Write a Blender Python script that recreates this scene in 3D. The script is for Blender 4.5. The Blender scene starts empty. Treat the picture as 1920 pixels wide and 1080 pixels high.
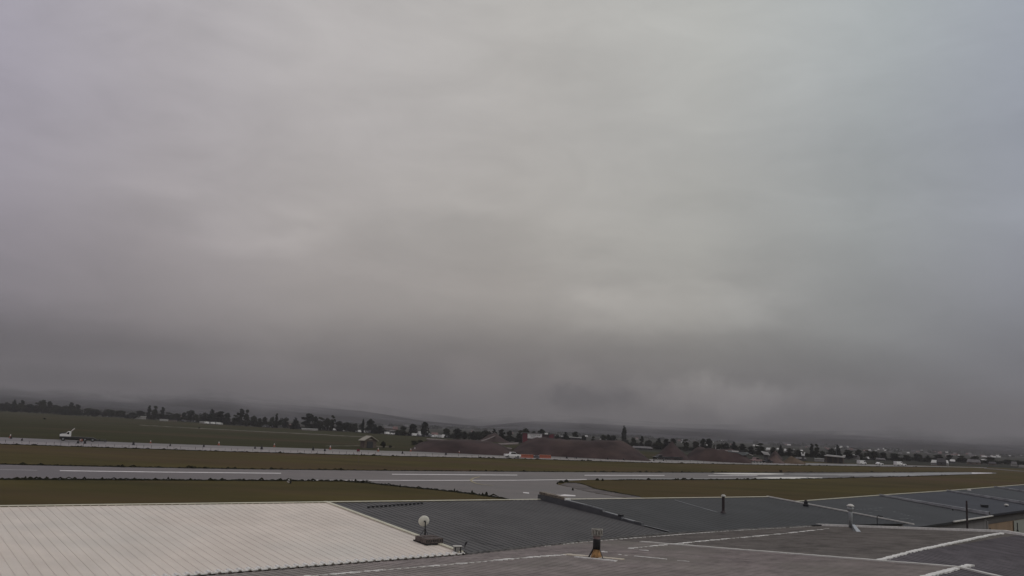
import bpy, bmesh, math, random
from math import sin, cos, tan, atan, atan2, radians, pi, sqrt
from mathutils import Vector, Matrix
random.seed(7)
sc = bpy.context.scene
COL = sc.collection

# ------------------------------------------------------------------ camera
FPX = 1650.0; CZ = 10.5
ROLL = atan(94/1920); PITCH = atan(263*cos(ROLL)/FPX)
R0 = Vector((1, 0, 0)); FW = Vector((0, cos(PITCH), sin(PITCH))); U0 = Vector((0, -sin(PITCH), cos(PITCH)))
RT = R0*cos(ROLL)+U0*sin(ROLL); UP = U0*cos(ROLL)-R0*sin(ROLL)
CAM = Vector((0, 0, CZ))
cd = bpy.data.cameras.new('camera'); co = bpy.data.objects.new('camera', cd); COL.objects.link(co)
cd.sensor_width = 36; cd.lens = 36*FPX/1920; cd.clip_start = .1; cd.clip_end = 40000
m = Matrix((RT, UP, -FW)).transposed().to_4x4(); m.translation = CAM; co.matrix_world = m
sc.camera = co
try:
    sc.cycles.use_denoising = True
    sc.cycles.volume_bounces = 1
    sc.cycles.max_bounces = 6
    sc.cycles.transparent_max_bounces = 16
except Exception: pass
sc.view_settings.view_transform = 'Standard'; sc.view_settings.look = 'None'
sc.view_settings.exposure = 0.0; sc.view_settings.gamma = 1

# ------------------------------------------------------------------ sky + sun
SUN_EL = radians(38); SUN_AZ = radians(100)     # azimuth clockwise from +Y, an overcast morning
w = bpy.data.worlds.new("World"); sc.world = w; w.use_nodes = True
nt = w.node_tree; nt.nodes.clear()
class NB:
    def __init__(s, nt): s.nt = nt
    def n(s, t, **k):
        o = s.nt.nodes.new(t)
        for a, b in k.items(): setattr(o, a, b)
        return o
    def l(s, a, b): s.nt.links.new(a, b)
    def put(s, sock, v):
        if hasattr(v, 'is_output'): s.l(v, sock)
        else: sock.default_value = v
    def math(s, op, a, b=0.0, c=0.0, clamp=False):
        o = s.n('ShaderNodeMath', operation=op, use_clamp=clamp)
        s.put(o.inputs[0], a); s.put(o.inputs[1], b); s.put(o.inputs[2], c); return o.outputs[0]
    def mix(s, f, a, b, blend='MIX'):
        o = s.n('ShaderNodeMix', data_type='RGBA', blend_type=blend)
        s.put(o.inputs[0], f); s.put(o.inputs[6], a); s.put(o.inputs[7], b); return o.outputs[2]
    def ramp(s, f, pts, interp='LINEAR'):
        o = s.n('ShaderNodeValToRGB'); o.color_ramp.interpolation = interp
        el = o.color_ramp.elements
        while len(el) > 1: el.remove(el[0])
        el[0].position = pts[0][0]; el[0].color = (*pts[0][1], 1)
        for p, c in pts[1:]:
            e = el.new(p); e.color = (*c, 1)
        s.put(o.inputs[0], f); return o.outputs[0]
    def noise(s, vec, scale, detail=3, rough=.5, dist=0.):
        o = s.n('ShaderNodeTexNoise'); o.inputs['Scale'].default_value = scale
        o.inputs['Detail'].default_value = detail; o.inputs['Roughness'].default_value = rough
        o.inputs['Distortion'].default_value = dist
        if vec is not None: s.l(vec, o.inputs['Vector'])
        return o.outputs['Fac']
    def mapping(s, vec, sc_=(1, 1, 1), rot=(0, 0, 0), loc=(0, 0, 0)):
        o = s.n('ShaderNodeMapping'); o.inputs['Scale'].default_value = sc_
        o.inputs['Rotation'].default_value = rot; o.inputs['Location'].default_value = loc
        s.l(vec, o.inputs['Vector']); return o.outputs[0]
    def dot(s, vec, v):
        o = s.n('ShaderNodeVectorMath', operation='DOT_PRODUCT'); s.l(vec, o.inputs[0]); o.inputs[1].default_value = v
        return o.outputs['Value']
def srgb(r, g, b):
    f = lambda c: c/255/12.92 if c <= 10 else ((c/255+.055)/1.055)**2.4
    return (f(r), f(g), f(b))
def pdir(px, py):
    d = FW*FPX+RT*(px-960)-UP*(py-540); return d.normalized()
b = NB(nt)
tc = b.n('ShaderNodeTexCoord').outputs['Generated']
sky = b.n('ShaderNodeTexSky', sky_type='NISHITA'); sky.sun_disc = False
sky.sun_elevation = SUN_EL; sky.sun_rotation = SUN_AZ; sky.dust_density = 3
sep = b.n('ShaderNodeSeparateXYZ'); b.l(tc, sep.inputs[0])
# cloud deck: elevation profile, waved by noise so the layers are uneven
n1 = b.noise(b.mapping(tc, (1.6, 1.6, 4.2), (0, radians(-4), 0)), 1.7, 4, .5, .25)
n2 = b.noise(b.mapping(tc, (1.3, 1.3, 4.0), (0, radians(24), 0), (3, 1, 2)), 3.6, 5, .55, .4)
n3 = b.noise(b.mapping(tc, (1, 1, 2.2), (0, 0, 0), (9, 4, 2)), 2.4, 2, .5)
el = b.math('ADD', sep.outputs[2], b.math('MULTIPLY', b.math('SUBTRACT', n1, .5), .10))
base = b.ramp(el, [(0.0, srgb(82, 78, 79)), (.018, srgb(94, 90, 90)), (.045, srgb(112, 107, 105)), (.08, srgb(130, 126, 123)),
                   (.12, srgb(156, 152, 148)), (.16, srgb(168, 164, 160)), (.22, srgb(181, 178, 174)), (.32, srgb(182, 180, 178)),
                   (.44, srgb(188, 187, 185)), (1.0, srgb(197, 196, 196))])
k = b.math('ADD', .80, b.math('MULTIPLY', n2, .24)); k = b.math('ADD', k, b.math('MULTIPLY', n3, .16))
hsv = b.n('ShaderNodeVectorMath', operation='SCALE'); b.l(base, hsv.inputs[0]); b.l(k, hsv.inputs['Scale'])
# lens shading put into the sky colour: mauve towards the west (left), cool blue towards the east (right)
tint = b.ramp(b.math('ADD', b.math('MULTIPLY', sep.outputs[0], .9), .5),
              [(0.03, (.83, .795, .95)), (.16, (.90, .86, .93)), (.3, (1.0, .965, .975)), (.5, (1.02, 1.0, .975)), (.68, (.96, .98, .955)), (.83, (.80, .87, .91)), (.96, (.71, .78, .93))])
cloud = b.mix(1.0, hsv.outputs[0], tint, 'MULTIPLY')
def blob(col, px, py, sx, sy, amp, rag=.5, nz=None):
    "soft bank of cloud around one direction of the sky"
    d = pdir(px, py); e1 = Vector((d.y, -d.x, 0)).normalized(); e2 = d.cross(e1)*-1
    if e2.z < 0: e2 = -e2
    a = b.math('DIVIDE', b.dot(tc, e1), sx/FPX); c = b.math('DIVIDE', b.dot(tc, e2), sy/FPX)
    q = b.math('SQRT', b.math('ADD', b.math('MULTIPLY', a, a), b.math('MULTIPLY', c, c)))
    q = b.math('ADD', q, b.math('MULTIPLY', b.math('SUBTRACT', nz, .5), rag))
    front = b.math('GREATER_THAN', b.dot(tc, d), .3)
    mk = b.n('ShaderNodeMapRange', interpolation_type='SMOOTHSTEP'); b.l(q, mk.inputs[0])
    mk.inputs[1].default_value = 1.25; mk.inputs[2].default_value = .35; mk.inputs[3].default_value = 0; mk.inputs[4].default_value = amp
    f = b.math('MULTIPLY', mk.outputs[0], front)
    s_ = b.n('ShaderNodeVectorMath', operation='SCALE'); b.l(col, s_.inputs[0]); b.l(b.math('ADD', 1.0, f), s_.inputs['Scale'])
    return s_.outputs[0]
n4 = b.noise(b.mapping(tc, (1, 1, 2.6), (radians(6), radians(-8), 0), (5, 2, 7)), 5.5, 7, .62, 1.3)
ks = b.n('ShaderNodeVectorMath', operation='SCALE'); b.l(cloud, ks.inputs[0]); b.l(b.math('ADD', .88, b.math('MULTIPLY', n4, .24)), ks.inputs['Scale']); cloud = ks.outputs[0]
nb = b.noise(tc, 24, 7, .66); nw = b.noise(b.mapping(tc, (1, 1, 2.5)), 9, 4, .6)
cloud = blob(cloud, 1130, 640, 500, 110, .08, .9, nw)
cloud = blob(cloud, 420, 690, 260, 26, .22, 1.6, nw)
cloud = blob(cloud, 120, 705, 160, 16, -.30, 2.2, nb)
cloud = blob(cloud, 640, 742, 200, 16, .22, 1.8, nb)
cloud = blob(cloud, 40, 700, 420, 110, -.36, .7, nw)
cloud = blob(cloud, 1960, 810, 560, 60, -.38, .6, nw)
cloud = blob(cloud, 1350, 745, 145, 42, .62, 2.2, nb)
cloud = blob(cloud, 1530, 756, 200, 40, .36, 1.8, nb)
cloud = blob(cloud, 890, 722, 70, 50, .20, 1.4, nb)
cloud = blob(cloud, 1100, 752, 95, 26, -.60, 3.0, nb)
cloud = blob(cloud, 1060, 735, 70, 60, .20, 2.0, nb)
cloud = blob(cloud, 1260, 580, 190, 60, .20, 1.8, nw)
cloud = blob(cloud, 520, 440, 150, 60, .11, 1.5, nw)
cloud = blob(cloud, 860, 460, 300, 70, -.10, 1.6, nw)
cloud = blob(cloud, 330, 395, 200, 40, -.08, 1.6, nw)
cloud = blob(cloud, 400, 650, 520, 70, -.07, 1.4, nw)
cloud = blob(cloud, 1500, 690, 330, 50, -.03, 1.4, nw)
cloud = blob(cloud, 640, 130, 420, 180, .07, 1.2, nw)
cloud = blob(cloud, 1450, 120, 420, 160, .05, 1.4, nw)
cloud = blob(cloud, 1040, 160, 170, 110, -.05, 1.8, nw)
cl10 = b.n('ShaderNodeVectorMath', operation='SCALE'); b.l(cloud, cl10.inputs[0]); cl10.inputs['Scale'].default_value = 10
mixs = b.mix(.965, sky.outputs[0], cl10.outputs[0])      # thick deck over a little of the open sky's light
bg = b.n('ShaderNodeBackground'); bg.inputs['Strength'].default_value = .1
b.l(mixs, bg.inputs['Color'])
ow = b.n('ShaderNodeOutputWorld'); b.l(bg.outputs[0], ow.inputs[0])
sl = bpy.data.lights.new('sun', 'SUN'); sl.energy = .6; sl.angle = radians(25); sl.color = (1, .96, .9)
so = bpy.data.objects.new('sun', sl); COL.objects.link(so)
sd = Vector((sin(SUN_AZ)*cos(SUN_EL), cos(SUN_AZ)*cos(SUN_EL), sin(SUN_EL)))
so.rotation_euler = sd.to_track_quat('Z', 'Y').to_euler(); so.location = (0, 0, 60)

# ------------------------------------------------------------------ helpers
def G(px, py, z=0.0):
    d = FW*FPX+RT*(px-960)-UP*(py-540); return CAM+d*((z-CZ)/d.z)
def depth(p): return (Vector(p)-CAM).dot(FW)
def m_per_px(p): return depth(p)/FPX
def HZ(px): return 756+px*94/1920
def lerp(t, pts):
    if t <= pts[0][0]:
        (a, x), (c, y) = pts[0], pts[1]
    elif t >= pts[-1][0]:
        (a, x), (c, y) = pts[-2], pts[-1]
    else:
        for i in range(len(pts)-1):
            if pts[i][0] <= t <= pts[i+1][0]: (a, x), (c, y) = pts[i], pts[i+1]; break
    return x+(y-x)*(t-a)/(c-a)
def mat(name, col, rough=.8, var=.12, scale=3., bump=0., metal=0., spec=.5, col2=None, sc3=(1, 1, 1), detail=4, coord='Object', em=None, two=None, streak=0.):
    mt = bpy.data.materials.new(name); mt.use_nodes = True
    t = mt.node_tree; t.nodes.clear(); q = NB(t)
    pr = q.n('ShaderNodeBsdfPrincipled'); o = q.n('ShaderNodeOutputMaterial'); q.l(pr.outputs[0], o.inputs[0])
    v = q.n('ShaderNodeTexCoord').outputs[coord]
    v = q.mapping(v, sc3)
    nz = q.noise(v, scale, detail, .6)
    c2 = col2 or tuple(c*(1-var*2) for c in col); c1 = col if col2 else tuple(min(1, c*(1+var*.6)) for c in col)
    cc = q.ramp(nz, [(.3, c2), (.7, c1)])
    if two:                                   # second larger pattern: (colour, scale, lo, hi, stretch)
        nz2 = q.noise(q.mapping(v, two[4]), two[1], 4, .6)
        mr = q.n('ShaderNodeMapRange'); q.l(nz2, mr.inputs[0]); mr.inputs[1].default_value = two[2]; mr.inputs[2].default_value = two[3]
        cc = q.mix(mr.outputs[0], cc, (*two[0], 1))
    if streak:                                # weathering that runs down the slope of the roof sheets
        vr = q.mapping(q.mapping(v, (1, 1, 1), (0, 0, -radians(37.06))), (2.6, .22, 1))
        n3_ = q.math('MULTIPLY', q.noise(vr, 1.3, 7, .7), q.noise(q.mapping(v, (.35, .35, 1)), 1., 4, .6))
        sc_ = q.n('ShaderNodeVectorMath', operation='SCALE'); q.l(cc, sc_.inputs[0]); q.l(q.math('ADD', 1-streak*.27, q.math('MULTIPLY', n3_, streak)), sc_.inputs['Scale']); cc = sc_.outputs[0]
    q.l(cc, pr.inputs['Base Color'])
    pr.inputs['Roughness'].default_value = rough; pr.inputs['Metallic'].default_value = metal
    pr.inputs['Specular IOR Level'].default_value = spec
    if bump:
        bp = q.n('ShaderNodeBump'); bp.inputs['Strength'].default_value = bump; bp.inputs['Distance'].default_value = .05
        q.l(q.noise(v, scale*3, 3), bp.inputs['Height']); q.l(bp.outputs[0], pr.inputs['Normal'])
    return mt
class MB:
    def __init__(s): s.v = []; s.f = []
    def face(s, pts):
        n = len(s.v); s.v += [tuple(p) for p in pts]; s.f.append(tuple(range(n, n+len(pts)))); return s
    def add(s, vs, fs):
        n = len(s.v); s.v += [tuple(p) for p in vs]; s.f += [tuple(i+n for i in f) for f in fs]; return s
    def box(s, c, sz, rz=0., rx=0., ry=0.):
        M = Matrix.Rotation(rz, 3, 'Z') @ Matrix.Rotation(ry, 3, 'Y') @ Matrix.Rotation(rx, 3, 'X')
        vs = [Vector(c)+M @ Vector((x*sz[0]/2, y*sz[1]/2, z*sz[2]/2)) for x in (-1, 1) for y in (-1, 1) for z in (-1, 1)]
        return s.add(vs, [(0, 1, 3, 2), (4, 6, 7, 5), (0, 4, 5, 1), (2, 3, 7, 6), (0, 2, 6, 4), (1, 5, 7, 3)])
    def tube(s, p0, p1, r0, r1=None, n=8):
        r1 = r0 if r1 is None else r1
        p0, p1 = Vector(p0), Vector(p1); d = (p1-p0).normalized()
        a = d.orthogonal().normalized(); c = d.cross(a)
        vs = []
        for p, r in ((p0, r0), (p1, r1)):
            vs += [p+(a*cos(2*pi*i/n)+c*sin(2*pi*i/n))*r for i in range(n)]
        fs = [(i, (i+1) % n, n+(i+1) % n, n+i) for i in range(n)]+[tuple(range(n))[::-1], tuple(range(n, 2*n))]
        return s.add(vs, fs)
    def path(s, pts, r, n=6):
        for i in range(len(pts)-1): s.tube(pts[i], pts[i+1], r, r, n)
        return s
    def lathe(s, prof, c=(0, 0, 0), n=20, axis=None, cap=True):
        c = Vector(c); M = Matrix.Identity(3) if axis is None else Vector(axis).to_track_quat('Z', 'Y').to_matrix()
        vs = [c+M @ Vector((r*cos(2*pi*i/n), r*sin(2*pi*i/n), z)) for r, z in prof for i in range(n)]
        fs = [(k*n+i, k*n+(i+1) % n, (k+1)*n+(i+1) % n, (k+1)*n+i) for k in range(len(prof)-1) for i in range(n)]
        if cap: fs += [tuple(range(n))[::-1], tuple(range((len(prof)-1)*n, len(prof)*n))]
        return s.add(vs, fs)
    def prism(s, poly, y0, y1, M=None):
        "outline in x,z extruded along y"
        n = len(poly); vs = [Vector((x, y0, z)) for x, z in poly]+[Vector((x, y1, z)) for x, z in poly]
        if M is not None: vs = [M @ v for v in vs]
        return s.add(vs, [(i, (i+1) % n, n+(i+1) % n, n+i) for i in range(n)]+[tuple(range(n))[::-1], tuple(range(n, 2*n))])
    def build(s, name, mt, parent=None, smooth=False, bevel=0):
        me = bpy.data.meshes.new(name); me.from_pydata(s.v, [], s.f); me.update()
        o = bpy.data.objects.new(name, me); COL.objects.link(o)
        if mt is not None: me.materials.append(mt)
        bm = bmesh.new(); bm.from_mesh(me); bmesh.ops.recalc_face_normals(bm, faces=bm.faces); bm.to_mesh(me); bm.free()
        if smooth:
            for p in me.polygons: p.use_smooth = True
        if bevel:
            mo = o.modifiers.new('bevel', 'BEVEL'); mo.width = bevel; mo.segments = 2; mo.limit_method = 'ANGLE'
        if parent is not None: o.parent = parent
        return o
def tag(o, label=None, cat=None, group=None, kind=None):
    if label: o['label'] = label
    if cat: o['category'] = cat
    if group: o['group'] = group
    if kind: o['kind'] = kind
    return o
def empty(name, loc, rz=0., label=None, cat=None, group=None):
    o = bpy.data.objects.new(name, None); COL.objects.link(o); o.location = loc; o.rotation_euler = (0, 0, rz)
    o.empty_display_size = .3
    return tag(o, label, cat, group)
KIDS = {}
def kids(o):
    return [c for c in COL.objects if c.parent == o]
def dup(root, loc, rz=0., scale=None, label=None, group=None, tree=None):
    r = root.copy(); COL.objects.link(r); r.location = loc; r.rotation_euler = (0, 0, rz)
    if scale is not None: r.scale = scale
    if label: r['label'] = label
    if group: r['group'] = group
    for ch, subs in tree:
        c = ch.copy(); COL.objects.link(c); c.parent = r
        for g in subs:
            d = g.copy(); COL.objects.link(d); d.parent = c
    return r
def tree_of(root): return [(c, kids(c)) for c in kids(root)]
def heading(p, q): return atan2(q[1]-p[1], q[0]-p[0])

# ------------------------------------------------------------------ materials
M_grass = mat('grass', (.096, .075, .028), .98, 0, .055, .0, spec=.03, col2=(.053, .046, .019), sc3=(.5, 1, 1), detail=8, two=((.094, .059, .037), .010, .46, .70, (1, 1.8, 1)))
M_grassfar = mat('grass_far', (.050, .049, .022), .98, 0, .03, .0, spec=.03, col2=(.035, .034, .016), sc3=(.35, 1, 1), two=((.070, .050, .030), .011, .52, .7, (1, 1.5, 1)))
M_tuft = mat('tuft', (.018, .018, .008), .95, .3, .8, spec=.1)  # near-black: edge lip shadow put into the tuft colour; weeds share it
M_asph = mat('runway_asphalt', (.100, .080, .078), .48, .16, .16, .0, sc3=(.4, 1, 1), spec=.5, detail=6, two=((.074, .062, .062), .03, .48, .66, (.6, 1.6, 1)))
M_taxi = mat('taxiway_asphalt', (.10, .088, .084), .42, .14, .12, .0, spec=.5)
M_shoul = mat('taxiway_concrete', (.20, .175, .165), .4, .16, .12, .0, spec=.5, detail=6)
M_paint = mat('white_paint', (.84, .80, .78), .6, .12, .6)
M_thresh = mat('threshold_paint', (.78, .75, .68), .5, .1, .1)
M_worn_glare = mat('worn_edging_and_glare', (.30, .29, .28), .45, .25, .10, sc3=(.3, 1, 1), detail=6)  # pale tone for the runway edging and for glare painted on the asphalt
M_yel = mat('yellow_paint', (.40, .34, .20), .6, .15, .6)
M_gravel = mat('gravel', (.13, .11, .10), .9, .3, .2)
M_dirt = mat('dirt', (.058, .038, .036), .95, .3, .09, .6, spec=.15, detail=6, two=((.085, .058, .048), .05, .5, .75, (1, 1, 1)))
M_dirt2 = mat('dirt_pink', (.115, .078, .068), .95, .25, .12, .6, spec=.15, detail=6)
M_dirt3 = mat('dirt_tan', (.115, .082, .055), .95, .2, .12, .6, spec=.15, detail=6)
M_track = mat('dirt_track', (.19, .155, .145), .9, .25, .15)
M_whroof = mat('white_roof_sheet', streak=.55, col=(.75, .665, .575), rough=.6, var=.05, scale=.5, sc3=(1, 1, 1), spec=.2, detail=5, two=((.67, .63, .56), .12, .45, .75, (1, 1, 1)))
M_dkroof = mat('charcoal_roof_sheet', streak=1.0, col=(.084, .081, .080), rough=.6, var=.12, scale=.5, spec=.3)
M_dkroof2 = mat('blue_grey_roof_sheet', streak=1.0, col=(.040, .041, .043), rough=.6, var=.12, scale=.4, spec=.22)
M_blroof = mat('slate_roof_sheet', streak=1.0, col=(.034, .035, .044), rough=.6, var=.12, scale=.3, spec=.22)
M_agroof = mat('brown_grey_roof_sheet', streak=1.1, col=(.32, .278, .258), rough=.75, var=.2, scale=1.4, bump=.12, sc3=(1, 1, 1), spec=.2, detail=6, two=((.245, .225, .195), .22, .42, .7, (1, 1, 1)))
M_agroof2 = mat('grey_roof_sheet', streak=1.1, col=(.19, .172, .152), rough=.75, var=.2, scale=1.2, bump=.12, spec=.2, detail=6)
M_agroof3 = mat('shaded_mauve_slope_sheet', streak=1.0, col=(.135, .122, .128), rough=.75, var=.18, scale=1.2, bump=.12, spec=.2, detail=6)  # darker copy: shade of the slope beyond the ridge put into the colour
M_cap = mat('cream_flashing', (.60, .57, .44), .5, .1, 2)
M_capw = mat('white_flashing', (.62, .60, .55), .5, .1, 2)
M_seal = mat('white_sealant', (.82, .80, .75), .6, .12, 8, .3)
M_gtrim = mat('grey_flashing', (.20, .21, .22), .45, .15, 1.5)
M_dtrim = mat('dark_flashing', (.085, .087, .09), .5, .15, 1.5)
M_band = mat('band_flashing', (.34, .345, .35), .6, .25, 1.5, spec=.2)
M_bandl = mat('band_edge', (.36, .36, .36), .6, .2, 1.5, spec=.2)
M_dark_strip = mat('dark_strip', (.02, .02, .018), .9, .1, 5)  # near-black, for the edge gutter and the painted shade along the rake
M_steel = mat('galvanised', (.32, .33, .33), .4, .2, 9, metal=.3)
M_black = mat('black_metal', (.012, .012, .014), .5, .2, 8)
M_rust = mat('dark_brown_post', (.035, .022, .022), .6, .3, 8)
M_orange = mat('orange_sealant', (.42, .23, .085), .7, .3, 9, .5)
M_block = mat('concrete_block', (.13, .105, .095), .9, .2, 9, .4)
M_dish = mat('dish_cream', (.78, .76, .66), .5, .05, 5)
M_wallg = mat('grey_wall', (.20, .19, .185), .8, .1, .8, sc3=(4, 4, .2))
M_wallo = mat('tan_wall', (.29, .20, .125), .8, .12, .8, sc3=(1, 1, .3))
M_walll = mat('pale_wall', (.30, .31, .27), .8, .1, .8)
M_wallw = mat('offwhite_wall', (.36, .34, .31), .8, .1, .8)
M_leafA = mat('foliage_dark', (.034, .038, .029), .95, .35, .5, spec=.05)
M_leafB = mat('foliage_olive', (.042, .046, .028), .9, .35, .5, spec=.1)
M_leafC = mat('foliage_conifer', (.020, .027, .020), .9, .3, .5, spec=.1)
M_bark = mat('bark', (.05, .042, .035), .9, .3, 2)
M_white = mat('vehicle_white', (.86, .85, .82), .35, .05, 3)
M_glass = mat('dark_glass', (.012, .013, .015), .1, .1, 3)
M_tyre = mat('tyre', (.012, .012, .012), .8, .1, 8)
M_bed = mat('flatbed_steel', (.04, .038, .036), .6, .3, 3)
M_or = mat('orange_plastic', (.34, .085, .042), .5, .15, 2)
M_red = mat('red_cladding', (.17, .018, .035), .6, .1, 2)
M_wpl = mat('white_plastic', (.62, .58, .55), .5, .1, 3)
M_brick = mat('shed_brick', (.13, .10, .078), .9, .2, 2.5)
M_shedroof = mat('shed_roof', (.40, .37, .30), .8, .15, 2)
M_houseroofs = [mat('house_roof_white', (.66, .65, .62), .7, .15, .4), mat('house_roof_grey', (.15, .14, .14), .8, .2, .4), mat('house_roof_rose', (.22, .13, .12), .8, .2, .4), mat('house_roof_dark', (.06, .055, .058), .8, .2, .4)]
M_housewalls = [mat('house_wall_white', (.42, .40, .38), .8, .15, .4), mat('house_wall_tan', (.18, .14, .11), .8, .15, .4), mat('house_wall_grey', (.10, .095, .095), .8, .15, .4)]
M_blue = mat('pale_blue_sheet', (.30, .33, .33), .6, .12, .5)
M_fcyl = mat('far_ground', (.040, .040, .030), .95, .3, .01, spec=.05)

# ------------------------------------------------------------------ the ground
def sheet(name, poly, z, mt, kind='structure', parent=None):
    mb = MB(); mb.face([Vector((p[0], p[1], z)) for p in poly])
    o = mb.build(name, mt, parent)
    me = o.data
    if me.polygons and me.polygons[0].normal.z < 0: me.flip_normals()
    if kind: o['kind'] = kind
    return o
gb = MB()
gx = [-7500, -3000, -1200, -400, -100, 0, 100, 400, 1200, 3000, 7500]; gy = [-250, 0, 60, 200, 500, 900, 1500, 3000, 7900]
for i in range(len(gx)-1):
    for j in range(len(gy)-1):
        gb.face([(gx[i], gy[j], 0), (gx[i+1], gy[j], 0), (gx[i+1], gy[j+1], 0), (gx[i], gy[j+1], 0)])
ground = gb.build('ground', M_grass); ground['kind'] = 'structure'
# far town ground beyond the airfield's edge (darker, mixed)
FE = [(-500, 752), (-200, 762), (0, 770.5), (120, 777.5), (240, 784), (360, 792), (480, 800.5), (600, 807), (720, 814), (830, 822), (960, 831), (1100, 840), (1200, 846), (1440, 862), (1600, 869), (1800, 874), (1920, 879), (2300, 893)]
poly = [G(x, y) for x, y in FE]+[Vector((7200, 3500, 0)), Vector((7200, 7800, 0)), Vector((-7200, 7800, 0)), Vector((-7200, 4200, 0))]
mb = MB()
fe = [G(x, y) for x, y in FE]
for i in range(len(fe)-1):
    def out(p): d = Vector((p.x, p.y, 0)); return d.normalized()*7400
    a, c = fe[i], fe[i+1]
    mb.face([(a.x, a.y, .02), (c.x, c.y, .02), (out(c).x, out(c).y, .02), (out(a).x, out(a).y, .02)])
o = mb.build('town_ground', M_fcyl); o['kind'] = 'structure'
# far green field (between taxiway and town)
TB = [(-300, 822), (0, 832.5), (240, 840.5), (480, 848), (720, 854.5), (950, 859.5), (1200, 867), (1440, 871.5), (1680, 874.7), (1780, 876), (1850, 877.5)]
TT = [(-300, 808), (0, 820), (240, 830), (480, 838), (720, 845.5), (950, 851.5), (1080, 855), (1200, 860.5), (1440, 866.5), (1680, 872), (1780, 874.8), (1850, 876.7)]
TM = [(-300, 817), (0, 827.2), (240, 835.5), (480, 843), (720, 850), (950, 856.3), (1200, 863.6), (1440, 868.8), (1680, 873), (1780, 875.2), (1850, 877)]
def strip(name, top, bot, x0, x1, n, z, mt, kind='structure', jit=0., parent=None):
    mb = MB(); tp = []; bp = []
    for i in range(n+1):
        x = x0+(x1-x0)*i/n
        tp.append(G(x, lerp(x, top)+random.uniform(-jit, jit))); bp.append(G(x, lerp(x, bot)+random.uniform(-jit, jit)))
    for i in range(n):
        mb.face([(*bp[i][:2], z), (*bp[i+1][:2], z), (*tp[i+1][:2], z), (*tp[i][:2], z)])
    o = mb.build(name, mt, parent)
    if kind: o['kind'] = kind
    return o
strip('grass_field', FE, TT, -300, 1500, 60, .02, M_grassfar)
strip('taxiway', TT, TM, -300, 1850, 80, .05, M_taxi)
strip('taxiway_shoulder', TM, TB, -300, 1850, 160, .07, M_shoul, jit=.25)
strip('service_road', [(1840, 877), (1930, 884), (2100, 893)], [(1840, 878.4), (1930, 885.4), (2100, 895)], 1845, 2100, 12, .06, M_gravel)
# pale track in the far field
strip('field_track', [(262, 796.5), (340, 801), (480, 808.3), (600, 814), (650, 817), (700, 819.5)], [(262, 797.6), (340, 802), (480, 809.6), (600, 815.4), (650, 818.3), (700, 820.6)], 262, 700, 60, .05, mat('track_pale', (.13, .115, .07), .9, .5, .1), jit=.25)
strip('field_path', [(610, 836), (680, 835.2), (740, 838)], [(610, 836.8), (680, 836.6), (740, 839)], 610, 740, 16, .05, mat('path_pale', (.12, .105, .06), .9, .5, .2), jit=.3)
# runway
RF = [(-300, 864), (0, 871.5), (240, 876.5), (480, 880.5), (720, 883), (960, 884.8), (1200, 886.3), (1440, 886.6), (1680, 886), (1800, 885.5), (1868, 886.5)]
RN = [(-300, 896), (0, 898.5), (240, 899.5), (480, 900.6), (760, 902.5), (960, 902), (1140, 899.7), (1440, 898.6), (1680, 893.8), (1800, 890), (1868, 888)]
strip('runway', RF, RN, -300, 1868, 120, .04, M_asph, jit=.12)
strip('runway_glare', [(1480, 889), (1600, 888.6), (1700, 887), (1820, 886), (1862, 886.8)], [(1480, 889.6), (1600, 892), (1700, 892.4), (1820, 888.5), (1862, 887.6)], 1480, 1862, 60, .055, M_worn_glare, jit=.3)  # glare on the distant runway end, laid on as a paler strip
strip('runway_end_glare', [(1820, 886), (1862, 886.8)], [(1820, 888.5), (1862, 887.6)], 1822, 1860, 12, .07, M_paint, jit=.1)  # brightest tip of the same painted glare
def mark(pts, th, z=.065, mt=None, name='runway_marking', n=None):
    top = [(x, y-th/2) for x, y in pts]; bot = [(x, y+th/2) for x, y in pts]
    return strip(name, top, bot, pts[0][0], pts[-1][0], n or max(4, int((pts[-1][0]-pts[0][0])/20)), z, mt or M_paint)
mark([(112, 883.2), (300, 885.8), (527, 888)], 1.25)
mark([(735, 889.8), (970, 891.3)], 1.15)
mark([(1096, 891.6), (1246, 891.8)], 1.05)
mark([(1328, 892), (1420, 891.7)], .8)
mark([(-80, 880.2), (70, 882.4)], .3)
mark([(540, 900.9), (760, 901.4), (960, 901.1), (1100, 899.4)], 1.0)
mark([(1120, 898.7), (1440, 897.6)], 1.0, mt=M_worn_glare)
strip('runway_marking', [(1338, 887.6), (1372, 887.2), (1440, 887.6), (1470, 888.8)], [(1338, 888.2), (1372, 889.8), (1440, 890.3), (1470, 889.6)], 1338, 1470, 20, .065, M_thresh)
strip('runway_marking', [(1412, 896.4), (1440, 894.8), (1500, 894.6), (1542, 895.8)], [(1412, 897), (1440, 898), (1500, 898.2), (1542, 896.8)], 1412, 1542, 20, .065, M_thresh)
# link between runway and hangars, with grass on both sides
L1 = [(640, 902.3), (690, 905.5), (730, 910), (775, 914.5), (820, 918.5), (860, 923), (905, 928.5), (935, 933), (962, 938), (990, 944)]
L2 = [(1235, 944), (1185, 935.5), (1150, 930.5), (1112, 924.5), (1088, 919), (1066, 913), (1048, 909.5), (1042, 907), (1047, 904.3), (1062, 902.2), (1090, 900.8)]
def jag(pts, a, n=5):
    out = []
    for i in range(len(pts)-1):
        for k in range(n):
            t = k/n; out.append((pts[i][0]+(pts[i+1][0]-pts[i][0])*t, pts[i][1]+(pts[i+1][1]-pts[i][1])*t+random.uniform(-a, a)))
    return out+[pts[-1]]
linkp = [G(x, y) for x, y in [(640, 901.6)]+jag(L1, .5)]+[G(1000, 950), G(1240, 948)]+[G(x, y) for x, y in jag(L2, .5)]+[G(1090, 899.8), G(860, 900.5)]
sheet('connector_taxiway', linkp, .03, M_asph)
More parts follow.
